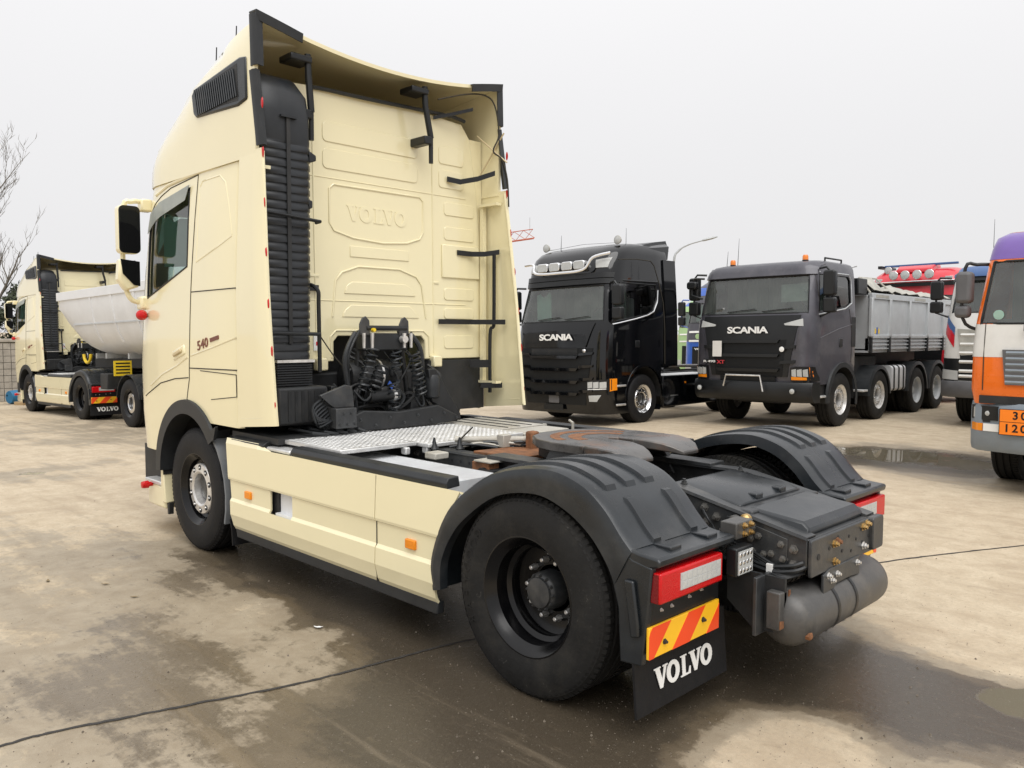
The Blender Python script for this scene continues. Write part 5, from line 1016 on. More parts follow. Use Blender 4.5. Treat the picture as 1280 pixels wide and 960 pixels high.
        MB().grid([[(-3.75+.62*cos(radians(a)), s*y, .5+.62*sin(radians(a))) for y in (.62, 1.25)] for a in range(0, 181, 15)]).build('mudguard', 'guard', T, solid=.015)
        MB().box(-1.55, -1.49, s*1.236, s*1.242, .76, .80).build('side_marker', 'amber_lens', T)
    MB().loft([[(x, y, z) for y, z in ((-1.08, b), (-1.0, t), (0, t+.02), (1.0, t), (1.08, b))] for x, b, t in ((-.25, 3.58, 3.70), (-.7, 3.58, 3.79), (-1.12, 3.62, 3.85))], cap=True).build('roof_spoiler', 'black_satin', T)
    # lamp bar on the roof front, four square lamps, two horns on a rail
    tube = [(1.08, -1.10, 3.34), (1.14, -.80, 3.32), (1.20, -.68, 3.13), (1.22, 0, 3.10), (1.20, .62, 3.13), (1.12, .80, 3.36), (.98, 1.14, 3.44)]
    MB().tube(smoothpath(tube, 5), .030, 10).build('lamp_bar', 'chrome', T)
    for y in (-.55, -.22, .12, .45):
        L_ = MB().prism(rrect(y-.145, y+.145, 3.15, 3.33, .05), 0, 1.0, 1.15).build('roof_lamp', 'chrome', T, bev=.015); MB().prism(rrect(y-.13, y+.13, 3.165, 3.315, .045), 0, 1.15, 1.156).build('lamp_lens', 'clear_lens', L_)
    for s in (1, -1): pl.fpane([(s*.78, 3.32), (s*1.08, 3.36)], [(s*.82, 3.16), (s*1.05, 3.16)], .012, 6).build('roof_headlamp', 'clear_lens', T, solid=.02)
    MB().tube([(.45, -1.0, 3.70), (.45, 0, 3.75), (.45, 1.0, 3.70)], .008, 6).build('lamp_rail', 'chrome', T)
    for y in (-.98, .98): lamp_round(T, .55, y, 3.74, .085, 'spot_lamp', 'dusty_alu')
    for x, y, z, h in ((.6, -.5, 3.62, .35), (.3, 1.0, 3.45, .55)): MB().tube([(x, y, z), (x-.02, y, z+h)], [.008, .003], 6).build('aerial', 'black_satin', T)
    MB().prism(rrect(-.26, .26, .30, .42, .01), 0, 1.42, 1.435).build('number_plate_holder', 'black_satin', T); MB().box(1.40, 1.425, -.14, .14, .44, .60).build('radar_cover', 'grey_plastic', T, bev=.02)
    steer_axle(T, 0, 1.21, .50, 'chrome', 'chrome', 'rubber'); under(T, -4.6, .6); MB().prism([(-4.2, .45), (-3.3, .45), (-3.2, 0), (-3.3, -.45), (-4.2, -.45)], 2, 1.05, 1.10).build('fifth_wheel', 'greasy', T)
    MB().box(-4.65, -4.58, -.45, .45, .6, .95).build('rear_crossmember', 'underside', T)
    for i in range(4): MB().tube([(-1.2, -.6+.3*i, 1.1), (-1.6, -.6+.3*i, 1.25), (-1.9, -.5+.3*i, 1.0)], .025, 6).build('air_line', 'plastic', T)
black_scania()

def grey_scania():
    T = place('dump_truck', 'dark grey four-axle dump truck with orange roof beacons and a silver tipper body', 'truck', 5.16, -11.72, 'trucks in the row opposite')
    pl = Plan([(.85, 1.38, 1.22), (1.2, 1.42, 1.25), (1.9, 1.40, 1.25), (2.15, 1.35, 1.25), (2.5, 1.26, 1.235), (2.92, 1.14, 1.21), (3.08, 1.08, 1.19), (3.17, .98, 1.14), (3.21, .80, 1.05)], -.62, cl=.42, n=2.8, yk=.6)
    win = [(1.04, 2.22), (.92, 2.93), (-.28, 2.93), (-.36, 2.85), (-.36, 2.42), (-.2, 2.34), (.3, 2.28)]
    arch = [arc((0, .56), .68, 0, 360, 32)[:-1]]
    cab_body(T, pl, [.85, 1.2, 1.5, 1.9, 2.15, 2.4, 2.6, 2.8, 2.92, 3.08, 3.17, 3.21], 'grey_metallic', [1.7, 2.15, 2.5, 2.92, 3.05], win, ((1.05, 2.90), (1.12, 2.20)), arch, curtain=True)
    MB().prism([(.42, 2.42), (1.0, 2.44), (1.0, 2.78), (.42, 2.76)], 0, .905, .91).build('price_board', 'visor', T)
    MB().lathe([(.0, .02), (.12, .015), (.13, 0)], ax=0, seg=20).xf(Matrix.Translation((1.05, -.82, 2.72))).build('front_mirror', 'black_satin', T)
    for za, zb in ((2.92, 3.12),): pl.fpane([(-1.17, zb), (1.17, zb)], [(-1.17, za), (1.17, za)], .03, 20).build('sun_visor', 'grey_metallic', T, solid=.04, bev=.008)
    pl.fpane([(-1.02, 2.16), (1.02, 2.16)], [(-.80, 1.0), (.80, 1.0)], .010, 20).build('front_panel', 'black_satin', T, solid=.02, bev=.008)
    pl.fpane([(-.78, 1.70), (.78, 1.70)], [(-.70, 1.0), (.70, 1.0)], .014, 20).build('grille', 'dark_grille', T, solid=.02)
    for z in (1.67, 1.40, 1.12): pl.fpane([(-.66, z+.03), (.66, z+.03)], [(-.62, z-.03), (.62, z-.03)], .045, 12).build('grille_bar', 'black_satin', T, solid=.05, bev=.01)
    for z in (1.55, 1.27):
        for s in (1, -1): pl.fpane([(s*.68, z+.03), (s*.97, z+.05)], [(s*.66, z-.03), (s*.96, z-.01)], .03, 6).build('grille_wing', 'black_satin', T, solid=.04, bev=.008)
    brand(T, 'SCANIA', 1.452, 1.88, .86, .13, 'label_white', off=.028)
    brand(T, 'R 490', 1.455, 1.27, .26, .045, 'label_white', y=-.82, off=.004); brand(T, 'XT', 1.46, 1.26, .17, .07, 'red_paint', y=-.56)
    MB().box(1.46, 1.47, -.74, -.54, 1.37, 1.68).build('notice_card', 'off_white', T)
    MB().lathe([(.0, .012), (.045, .008), (.05, 0)], ax=0, seg=16).xf(Matrix.Translation((1.46, .72, 1.52))).build('emblem', 'label_white', T)
    for s in (1, -1):
        pl.fpane([(s*.72, 2.00), (s*1.06, 2.09)], [(s*.74, 1.97), (s*1.08, 1.95)], .02, 6).build('upper_lamp', 'clear_lens', T, solid=.02)
        pl.fpane([(s*1.04, 2.10), (s*1.25, 2.12)], [(s*.92, 1.20), (s*1.25, 1.20)], .012, 8).build('corner_panel', 'grey_metallic', T, solid=.02)
        H = pl.fpane([(s*.88, 1.18), (s*1.235, 1.20)], [(s*.88, .93), (s*1.235, .93)], .03, 8).build('headlight', 'black_satin', T, solid=.05)
        [pl.fpane([(s*ya, 1.14), (s*yb, 1.155)], [(s*ya, 1.02), (s*yb, 1.01)], .062, 4).build('lamp_lens', 'clear_lens', H, solid=.01) for ya, yb in ((.91, .99), (1.005, 1.085), (1.10, 1.17))]; pl.fpane([(s*.90, 1.01), (s*1.15, 1.0)], [(s*.90, .95), (s*1.15, .95)], .062, 8).build('turn_lamp', 'amber_lens', H, solid=.01); pl.fpane([(s*1.19, 1.19), (s*1.235, 1.19)], [(s*1.19, .96), (s*1.235, .96)], .062, 3).build('side_lamp', 'orange_lens', H, solid=.01)
        lamp_round(T, 1.55, s*.98, .745, .055, 'fog_lamp')
        truck_mirror(T, 1.0, s, 1.42, 2.20, 2.98); truck_mirror(T, 1.12, -1, 1.40, 2.62, 2.9, lower=False) if s < 0 else None
        MB().grid([[(.70*cos(radians(a)), s*1.235, .56+.70*sin(radians(a))), (.69*cos(radians(a)), s*1.275, .56+.69*sin(radians(a))), (.60*cos(radians(a)), s*1.275, .56+.60*sin(radians(a)))] for a in range(-6, 195, 8)]).build('arch_trim', 'plastic', T, solid=.012)
        MB().grid([[(.62*cos(radians(a)), s*y, .56+.62*sin(radians(a))) for y in (.75, 1.23)] for a in range(-8, 189, 12)]).build('wheel_well', 'underside', T)
        MB().box(.62, .95, s*1.15, s*1.25, .60, .64).build('entry_step', 'alu', T, bev=.008); MB().box(.60, 1.3, s*.8, s*1.18, .60, .98).build('step_well', 'underside', T)
        pl.sline([(1.05, 1.72), (.2, 1.90), (-.6, 2.02)], .010, -.002, s).build('swage_line', 'grey_metallic', T); pl.sline([(1.0, 2.95), (1.02, 2.1), (1.0, 1.3)], .006, 0, s).build('door_gap', 'seam', T); pl.sline([(-.30, 2.3), (-.45, 1.7), (-.40, 1.25)], .006, 0, s).build('door_gap', 'seam', T)
        MB().box(.02, .16, s*1.245, s*1.262, 1.55, 1.72).build('door_handle', 'black_satin', T, bev=.01); MB().box(-.61, -.40, s*1.19, s*1.256, 1.55, 2.15).build('air_intake', 'black_satin', T, bev=.01)
        pl.sline([(.92, 2.97), (-.32, 2.97), (-.42, 2.86), (-.42, 2.42), (-.1, 2.30), (1.05, 2.17)], .014, 0, s).build('window_moulding', 'silver', T)
    # bumper
    bl = lambda z, o: [(1.0, 1.27, z), (1.30+o, 1.25, z), (1.44+o, 1.05, z), (1.50+o, .5, z), (1.52+o, 0, z), (1.50+o, -.5, z), (1.44+o, -1.05, z), (1.30+o, -1.25, z), (1.0, -1.27, z)]
    MB().loft([bl(.52, -.10), bl(.60, -.02), bl(.66, 0), bl(.84, .0), bl(.90, -.03)][::-1]).build('bumper', 'black_satin', T, smooth=50)
    pl.fpane([(-.58, 1.0), (.58, 1.0)], [(-.58, .86), (.58, .86)], .05, 10).build('bumper_grille', 'dark_grille', T, solid=.02)
    MB().tube([(1.54, -.45, .80), (1.60, -.36, 1.02), (1.60, .36, 1.02), (1.60, .42, .72)], .018, 8).build('step_hoop', 'steel', T)
    for y in (-.72, .82): beacon(T, .75, y, 3.19)
    for y, h in ((-.95, .35), (-.70, .6)): MB().tube([(.6, y, 3.18), (.55, y, 3.18+h)], [.008, .003], 6).build('aerial', 'black_satin', T)
    MB().tube([(.3, 1.0, 3.2), (.3, 1.0, 3.28), (-.45, 1.0, 3.28), (-.45, 1.0, 3.2)], .018, 6).build('roof_rail', 'black_satin', T)
    # tipper body
    x0, x1 = -1.42, -6.6
    for s in (1, -1):
        MB().box(x1, x0, s*1.18, s*1.22, 1.76, 2.56).build('side_panel', 'silver', T); MB().box(x1, x0, s*1.16, s*1.25, 1.72, 1.79).build('body_rail', 'silver', T, bev=.008); MB().box(x1, x0, s*1.16, s*1.26, 2.54, 2.66).build('body_rail', 'silver', T, bev=.008)
        MB().prism([(x0, 1.46), (x0, 1.72), (x1, 1.72), (x1, 1.46)], 1, s*1.12, s*1.20).build('lower_board', 'silver', T)
        for z in (1.50, 1.58, 1.66): MB().box(x1, x0, s*1.20, s*1.235, z-.012, z+.012).build('board_rib', 'silver', T)
        for x in (-1.44, -2.45, -3.62, -4.8, -5.9): MB().prism([(x-.07, 1.76), (x+.07, 1.76), (x+.05, 2.56), (x-.05, 2.56)], 1, s*1.20, s*1.265).build('body_post', 'silver', T, bev=.008); MB().box(x-.03, x+.03, s*1.20, s*1.26, 1.42, 1.74).build('hinge_stay', 'underside', T)
        for x in (-1.95, -4.2): MB().box(x-.35, x+.35, s*1.26, s*1.264, 2.57, 2.63).build('body_plate', 'tarp', T)
        MB().box(-1.82, -1.75, s*1.22, s*1.226, 1.80, 1.95).build('sticker', 'blue', T)
        for x in (-1.70, -1.88): MB().box(x-.03, x+.03, s*1.22, s*1.226, 1.82, 1.92).build('sticker', 'yellow', T)
        MB().prism(rrect(s*.62, s*1.20, .55, 1.12, .08), 0, -3.55, -2.72).build('fuel_tank', 'silver_light', T, smooth=40)
        for x in (-2.86, -3.14, -3.42): MB().prism(rrect(s*.61, s*1.212, .54, 1.13, .09), 0, x-.03, x+.03).build('tank_strap', 'underside', T)
        for x, r in ((-1.95, .62), (-4.22, .66), (-5.60, .66)):
            MB().grid([[(x+r*cos(radians(a)), s*y, .52+r*sin(radians(a))) for y in (.62, 1.24)]+[(x+(r-.07)*cos(radians(a)), s*1.25, .52+(r-.07)*sin(radians(a)))] for a in range(0, 181, 12)]).build('mudguard', 'plastic', T, solid=.02)
        MB().box(-1.3, -1.05, s*1.0, s*1.25, .62, .66).build('chassis_step', 'alu', T, bev=.008)
        wheel_rear(T, (-4.22, s*1.235, .52), s < 0, .525, rimmat='silver', detail=False, hubmat='silver'); wheel_rear(T, (-5.60, s*1.235, .52), s < 0, .525, rimmat='silver', detail=False, hubmat='silver')
        MB().box(-6.36, -6.34, s*.62, s*1.25, .30, .80).build('mud_flap', 'rubber', T)
    MB().box(x0-.05, x0, -1.2, 1.2, 1.46, 2.62).build('headboard', 'silver', T, bev=.01); MB().box(x1, x1+.05, -1.2, 1.2, 1.46, 2.62).build('tailboard', 'silver', T, bev=.01)
    for y in (-.8, 0, .8): MB().box(x0, x0+.05, y-.06, y+.06, 1.46, 2.62).build('headboard_post', 'silver', T, bev=.008)
    MB().box(x1, x0, -1.18, 1.18, 1.42, 1.50).build('body_floor', 'silver', T)
    MB().box(-1.42, -.95, -1.15, 1.15, 2.62, 2.95).build('tarp_box', 'black_satin', T, bev=.02); MB().tube([(-1.1, .95, 2.95), (-1.1, .95, 3.18), (-1.1, 1.05, 3.20)], .015, 6).build('tarp_crank', 'steel', T)
    rng = random.Random(5); rows = []
    for i in range(25):
        x = x0-.1-i*.2; rows.append([(x, 1.24-.2*j+rng.uniform(-.03, .03), 2.67+.10*sin(j*1.1)*(j < 6)+rng.uniform(0, .07)+(.24*math.exp(-((i-1.5)/1.3)**2)+.10*math.exp(-((i-8)/2.0)**2))*(j > 0)) for j in range(13)])
    MB().grid(rows).build('tarpaulin', 'tarp', T, solid=.01, smooth=50)
    for p in ([(-1.45, 1.2, 2.66), (-1.60, .9, 3.0), (-2.5, .9, 3.02), (-2.75, 1.2, 2.66)],): MB().tube(p, .02, 6).build('tarp_hoop', 'dusty_alu', T)
    steer_axle(T, 0, 1.235, .525, 'steel', 'steel'); steer_axle(T, -1.95, 1.235, .525, 'steel', 'steel'); under(T, -6.4, .6)
    MB().box(-2.6, -.7, -.9, .9, .95, 1.35).build('hydraulic_unit', 'underside', T, bev=.04); MB().box(-6.3, -1.2, -.45, .45, 1.0, 1.42).build('subframe', 'underside', T)
grey_scania()

def man():
    T = place('tanker_truck', 'orange and white cab with purple roof and orange hazard plates on its bumper', 'truck', -1.075, -7.6, 'trucks in the row opposite')
    pl = Plan([(1.02, 1.36, 1.20), (1.18, 1.40, 1.225), (1.6, 1.40, 1.225), (1.95, 1.36, 1.21), (2.3, 1.26, 1.18), (2.66, 1.16, 1.15), (2.80, 1.10, 1.135), (2.92, 1.02, 1.11), (2.99, .85, 1.04)], -.75, cl=.26, n=3.0, yk=.78)
    def zone(za, zb, n, mt, nm, off=.003):
        MB().loft([[(x*1.0+(off if x > 0 else 0), y*(1+off), z) for x, y, z in pl.loop(za+(zb-za)*k/n)][1:-1] for k in range(n+1)], cap=False, closed=False).build(nm, mt, T)
    win = [(1.02, 1.98), (.86, 2.62), (-.1, 2.62), (-.12, 2.0)]
    cab_body(T, pl, [1.02, 1.18, 1.35, 1.55, 1.75, 1.95, 2.1, 2.3, 2.5, 2.66, 2.80, 2.92, 2.99], 'orange', [1.3, 1.95, 2.3, 2.66, 2.85], win, ((1.065, 2.64), (1.13, 1.93)), [], board=None, curtain=True)
    zone(1.555, 1.925, 4, 'off_white', 'white_band'); zone(2.665, 2.985, 5, 'purple', 'roof_panel', .004)
    MB().add([(p[0], p[1], 2.991) for p in pl.loop(2.99)], [tuple(range(len(pl.loop(2.99))))]).build('roof_top', 'purple', T)
    pl.fpane([(-.88, 1.64), (.88, 1.64)], [(-.84, 1.25), (.84, 1.25)], .012, 16).build('grille', 'grey_plastic', T, solid=.03, bev=.01)
    for i in range(6): pl.fline([(-.84, 1.28+.065*i), (.84, 1.28+.065*i)], .022, .015).build('grille_slat', 'bumper_grey', T)
    bl = lambda z, o: [(.75, 1.235, z), (1.15+o, 1.235, z), (1.34+o, 1.12, z), (1.42+o, .7, z), (1.44+o, 0, z), (1.42+o, -.7, z), (1.34+o, -1.12, z), (1.15+o, -1.235, z), (.75, -1.235, z)]
    MB().loft([bl(.48, -.06), bl(.54, -.01), bl(.70, 0), bl(.98, .0), bl(1.04, -.04)][::-1]).build('bumper', 'bumper_grey', T, smooth=50)
    MB().box(.8, 1.38, -1.1, 1.1, 1.03, 1.12).build('bumper_gap', 'underside', T)
    for s in (1, -1):
        def fx(y): return lerp([(0, 1.44), (.7, 1.42), (1.12, 1.34), (1.235, 1.15)], abs(y))[0]
        def fp(ya, yb, za, zb, o): return MB().grid([[(fx(y)+o, s*y, z) for y in (ya, (ya+yb)/2, yb)] for z in (zb, za)])
        H = fp(.90, 1.205, .84, 1.0, .004).build('headlight', 'black_satin', T, solid=.02); fp(.925, 1.18, .86, .975, .008).build('lamp_lens', 'clear_lens', H, solid=.006); lamp_round(H, fx(1.0)-.0, s*1.0, .917, .045, 'lamp_bulb', 'chrome')
        fp(1.06, 1.20, .715, .80, .006).build('turn_lamp', 'amber_lens', T, solid=.012); fp(.86, 1.05, .715, .80, .006).build('reflector', 'label_white', T, solid=.012); fp(.98, 1.06, .815, .84, .006).build('tow_slot', 'underside', T)
        pl.sline([(1.14, 1.20), (1.14, 1.54)], .05, -.03, s).build('corner_slot', 'orange', T); pl.fline([(s*1.07, 1.18), (s*1.07, 1.93)], .006, .002).build('panel_gap', 'seam', T)
        A = MB().tube(smoothpath([(1.0, s*1.12, 2.62), (1.1, s*1.25, 2.62), (1.18, s*1.35, 2.58), (1.18, s*1.36, 2.0), (1.1, s*1.2, 1.86), (1.1, s*1.10, 1.87)], 4), .02, 8).build('mirror_arm', 'black_satin', T)
        MB().prism(rrect(s*1.27, s*1.44, 2.17, 2.54, .05), 0, 1.06, 1.24).build('mirror_housing', 'grey_plastic', A, bev=.04); MB().prism(rrect(s*1.29, s*1.45, 2.0, 2.15, .05), 0, 1.06, 1.22).build('mirror_housing', 'grey_plastic', A, bev=.04)
        MB().grid([[(.62*cos(radians(a)), s*y, .5+.62*sin(radians(a))) for y in (.7, 1.22)] for a in range(-10, 200, 12)]).build('wheel_arch', 'underside', T, solid=.02)
        MB().lathe([(.0, .02), (.05, .015), (.06, 0)], ax=0, seg=14).xf(Matrix.Translation((.98, s*.92, 2.86)) @ Matrix.Diagonal((1, 1.2, .4, 1))).build('roof_lamp', 'amber_lens', T)
    for ya in (-.87, .47):
        Pn = MB().box(1.455, 1.462, ya, ya+.40, .695, .985).build('hazard_plate', 'black_satin', T)
        for za, zb, t in ((.845, .978, '30'), (.702, .838, '1202')):
            MB().box(1.462, 1.464, ya+.008, ya+.392, za, zb).build('plate_field', 'hazard_orange', Pn); q = textmb(t, .12, .003, .003, 1.35, (1, 1)); q.xf(facing((1.465, ya+.20, (za+zb)/2), (0, 1, 0), (0, 0, 1))).build('plate_figures', 'black_satin', Pn)
    MB().box(1.40, 1.43, -.68, -.52, 1.84, 1.92).build('camera_pod', 'grey_plastic', T, bev=.012)
    MB().lathe([(.0, .004), (.055, .003)], ax=0, seg=18).xf(Matrix.Translation((pl.x(-.95, 2.02)-.002, -.95, 2.03))).build('windscreen_sticker', 'teal_board', T)
    MB().lathe([(.0, .09), (.07, .06), (.09, 0)], ax=2, seg=14).xf(Matrix.Translation((1.0, -.52, 1.97))).build('safety_vest', 'yellow', T)
    MB().prism([(-.6, 2.1), (-.25, 2.1), (-.25, 2.5), (-.6, 2.5)], 0, .62, .63).build('price_board', 'off_white', T)
    steer_axle(T, 0, 1.2, .505); under(T, -6, .6)
    for s in (1, -1): wheel_rear(T, (-3.6, s*1.235, .503), s < 0, detail=False); wheel_rear(T, (-4.95, s*1.235, .503), s < 0, detail=False)
    MB().loft([[(x, r*1.2*cos(a), 1.95+r*.85*sin(a)) for a in [2*pi*k/28 for k in range(28)]] for x, r in ((-.9, .6), (-1.0, .95), (-1.1, 1.0), (-6.2, 1.0), (-6.3, .9))]).build('tank', 'silver', T)
man()

def striped():
    T = place('truck', 'white truck with blue sun visor and blue and red stripe on its corner', 'truck', 1.42, -14.74, 'trucks in the row opposite')
    pl = Plan([(.62, 1.38, 1.22), (.9, 1.42, 1.25), (1.4, 1.42, 1.25), (1.9, 1.38, 1.24), (2.25, 1.30, 1.22), (2.7, 1.18, 1.19), (3.0, 1.10, 1.16), (3.12, .98, 1.1), (3.18, .7, 1.0)], -.8, cl=.40, n=2.7, yk=.62)
    cab_body(T, pl, [.62, .9, 1.15, 1.4, 1.65, 1.9, 2.1, 2.25, 2.5, 2.7, 2.85, 3.0, 3.12, 3.18], 'off_white', [1.5, 1.9, 2.25, 2.7, 3.0], [(1.0, 2.22), (.86, 2.86), (-.1, 2.86), (-.1, 2.24)], ((1.04, 2.93), (1.10, 2.24)), [arc((0, .55), .60, 0, 360, 32)[:-1]], curtain=True)
    pl.fpane([(-1.13, 3.14), (1.13, 3.14)], [(-1.15, 2.94), (1.15, 2.94)], .10, 16).build('sun_visor', 'dull_blue', T, solid=.03); pl.fpane([(-1.16, 2.96), (1.16, 2.96)], [(-1.16, 2.86), (1.16, 2.86)], .06, 16).build('visor_edge', 'black_satin', T, solid=.03)
    for s in (1, -1):
        [pl.fpane([(s*1.228, za+.02), (s*1.0, zb+.02)], [(s*1.228, za-.14*k), (s*1.0, zb-.16*k)], .014, 10).build('stripe', m_, T) for za, zb, k, m_ in ((2.20, 1.93, .9, 'dull_blue'), (2.07, 1.79, 1.5, 'red_paint'))]
        pl.fpane([(s*.90, 1.10), (s*1.22, 1.12)], [(s*.90, .92), (s*1.22, .93)], .012, 6).build('headlight', 'clear_lens', T, solid=.03)
        truck_mirror(T, 1.05, s, 1.42, 2.24, 2.88); 
        pl.fpane([(s*.60, 1.90), (s*.95, 1.92)], [(s*.60, 1.42), (s*.86, 1.40)], .02, 6).build('front_flap', 'tarp', T, solid=.02)
    pl.fpane([(-.9, 1.85), (.9, 1.85)], [(-.85, .95), (.85, .95)], .010, 14).build('grille', 'dark_grille', T, solid=.02)
    for z in (1.80, 1.62, 1.45, 1.28, 1.10, 1.0): pl.fline([(-.88, z), (.88, z)], .035, .016).build('grille_slat', 'off_white', T)
    bl = lambda z, o: [(.75, 1.25, z), (1.25+o, 1.25, z), (1.44+o, 1.05, z), (1.50+o, .5, z), (1.50+o, -.5, z), (1.44+o, -1.05, z), (1.25+o, -1.25, z), (.75, -1.25, z)]
    MB().loft([bl(.58, -.05), bl(.64, 0), bl(.86, .0), bl(.90, -.03)][::-1]).build('bumper', 'grey_plastic', T, smooth=50); MB().loft([[(a+.004 if a > 0 else a, b*1.004, z) for a, b, z in pl.loop(.7+.16*k)][1:-1] for k in range(5)], cap=False, closed=False).build('lower_panel', 'black_satin', T)
    MB().box(.9, .96, -.3, .5, 3.17, 3.28).build('light_bar', 'off_white', T); MB().tube([(.5, -.6, 3.17), (.5, -.6, 4.1)], [.008, .003], 6).build('aerial', 'black_satin', T)
    steer_axle(T, 0, 1.2, .505, detail=False); under(T, -5.5, .6)
    for s in (1, -1): wheel_rear(T, (-3.7, s*1.235, .503), s < 0, detail=False)
    MB().box(-5.8, -.9, -1.22, 1.22, 1.1, 2.6).build('load_body', 'silver', T, bev=.02)
striped()

def red_truck():
    T = place('truck', 'red truck with four round chrome roof lamps behind the dump truck', 'truck', 5.25, -20.45, 'trucks in the row opposite')
    pl = Plan([(.45, 1.38, 1.22), (.9, 1.42, 1.25), (1.9, 1.38, 1.24), (2.25, 1.30, 1.22), (2.75, 1.18, 1.19), (3.05, 1.14, 1.17), (3.25, 1.16, 1.16), (3.45, 1.02, 1.10), (3.58, .8, 1.0), (3.64, .5, .85)], -.95, cl=.45, n=2.6, yk=.6)
    cab_body(T, pl, [.45, .9, 1.4, 1.9, 2.1, 2.25, 2.5, 2.75, 3.05, 3.25, 3.35, 3.45, 3.52, 3.58, 3.64], 'red_paint', [1.5, 1.9, 2.25, 2.75, 3.0], [(1.0, 2.22), (.86, 2.86), (-.1, 2.86), (-.1, 2.24)], ((1.02, 2.85), (1.10, 2.2)), [arc((0, .55), .60, 0, 360, 32)[:-1]])
    pl.fpane([(-1.15, 3.22), (1.15, 3.22)], [(-1.16, 3.12), (1.16, 3.12)], .05, 16).build('visor_edge', 'black_satin', T, solid=.04); MB().tube([(pl.x(y, 3.24)+.08, y, 3.25) for y in (-1.1, -.5, 0, .5, 1.1)], .02, 8).build('lamp_bar', 'chrome', T)
    for y in (-.46, -.16, .15, .46): lamp_round(T, 1.22, y, 3.43, .115, 'roof_lamp', 'chrome')
    for y in (-.90, .90): MB().box(pl.x(y, 3.32), pl.x(y, 3.32)+.03, y-.09, y+.09, 3.28, 3.36).build('marker_lamp', 'clear_lens', T, bev=.008)
    MB().loft([[(x, y, z) for y, z in ((-.5, 3.50), (-.45, t), (.45, t), (.5, 3.50))] for x, t in ((1.0, 3.60), (.85, 3.70), (.3, 3.74))]).build('roof_duct', 'red_paint', T, bev=.03)
    MB().box(-.2, .9, -1.0, -.9, 3.66, 3.74).build('roof_rail', 'black_satin', T); MB().box(.6, .68, -.9, 1.0, 3.70, 3.76).build('light_bar', 'dull_blue', T, bev=.01)
    lamp_round(T, .9, -.72, 3.60, .10, 'spot_lamp', 'steel', 'clear_lens')
    pl.fpane([(-.9, 1.95), (.9, 1.95)], [(-.85, .8), (.85, .8)], .010, 14).build('grille', 'dark_grille', T, solid=.02)
    for s in (1, -1): pl.fpane([(s*.90, .95), (s*1.22, .97)], [(s*.90, .75), (s*1.22, .75)], .012, 6).build('headlight', 'clear_lens', T, solid=.03); truck_mirror(T, 1.05, s, 1.42, 2.2, 2.85)
    steer_axle(T, 0, 1.2, .505, detail=False); under(T, -4.5, .6)
    for s in (1, -1): wheel_rear(T, (-3.7, s*1.235, .503), s < 0, detail=False)
red_truck()

def plain_truck(label, x, y, main, band, roof, tall, word=None):
    T = place('truck', label, 'truck', x, y, 'trucks in the row opposite'); d = tall
    pl = Plan([(.45, 1.38, 1.22), (.9, 1.42, 1.25), (1.9, 1.38, 1.24), (2.3, 1.30, 1.22), (2.85, 1.15, 1.19), (3.1, 1.05, 1.16), (3.1+d*.6, .8, 1.08), (3.1+d, .45, .9)], -.95, cl=.45, n=2.6, yk=.6)
    cab_body(T, pl, [.45, .9, 1.4, 1.65, 1.9, 2.1, 2.3, 2.6, 2.85, 3.1, 3.1+d*.3, 3.1+d*.6, 3.1+d], main, [1.5, 1.9, 2.3, 2.85, 3.05], [(1.0, 2.28), (.86, 2.9), (-.1, 2.9), (-.1, 2.28)], ((1.04, 2.88), (1.10, 2.26)), [arc((0, .55), .60, 0, 360, 32)[:-1]], board=[(-1.0, 2.3), (-.3, 2.3), (-.3, 2.84), (-1.0, 2.84)])
    def zone(za, zb, n, mt, nm, off):
        MB().loft([[(a+(off if a > 0 else 0), b*(1+off), z) for a, b, z in pl.loop(za+(zb-za)*k/n)][1:-1] for k in range(n+1)], cap=False, closed=False).build(nm, mt, T)
    zone(.95, 1.68, 3, band, 'colour_band', .004); zone(3.12, 3.12+.6*d, 3, roof, 'roof_band', .006)
    pl.fpane([(-.85, 1.52), (.85, 1.52)], [(-.85, .7), (.85, .7)], .012, 14).build('grille', 'dark_grille', T, solid=.03)
    for z in (1.70, 1.98): pl.fpane([(-1.0, z+.03), (1.0, z+.03)], [(-1.0, z-.03), (1.0, z-.03)], .02, 12).build('front_trim', 'label_white', T, solid=.01)
    if word: brand(T, word, 1.46, 1.44, .55, .07, 'label_white', y=-.45, off=.006); MB().lathe([(.0, .004), (.085, .003)], ax=0, seg=18).xf(Matrix.Translation((pl.x(-.66, 1.84)+.02, -.66, 1.84))).build('eco_sticker', 'pale_green', T)
    for s in (1, -1): pl.fpane([(s*.90, .95), (s*1.22, .97)], [(s*.90, .75), (s*1.22, .75)], .014, 6).build('headlight', 'clear_lens', T, solid=.03); truck_mirror(T, 1.05, s, 1.42, 2.2, 2.95, 'black_satin', arm=band)
    MB().loft([[(a+.0, b*1.005, z) for a, b, z in pl.loop(.5)][6:-6] for z in (.44, .72)], cap=False, closed=False).build('bumper', band, T)
    steer_axle(T, 0, 1.2, .505, detail=False); under(T, -4.5, .6)
    for s in (1, -1): wheel_rear(T, (-3.7, s*1.235, .503), s < 0, detail=False)
plain_truck('dark grey and blue truck between the black tractor unit and the grey dump truck', 10.45, -19.4, 'grey_metallic', 'blue', 'blue', .55, 'VOLVO')
plain_truck('pale green truck with blue roof partly hidden behind the black tractor unit', 14.75, -25.4, 'pale_green', 'pale_green', 'blue', .35)
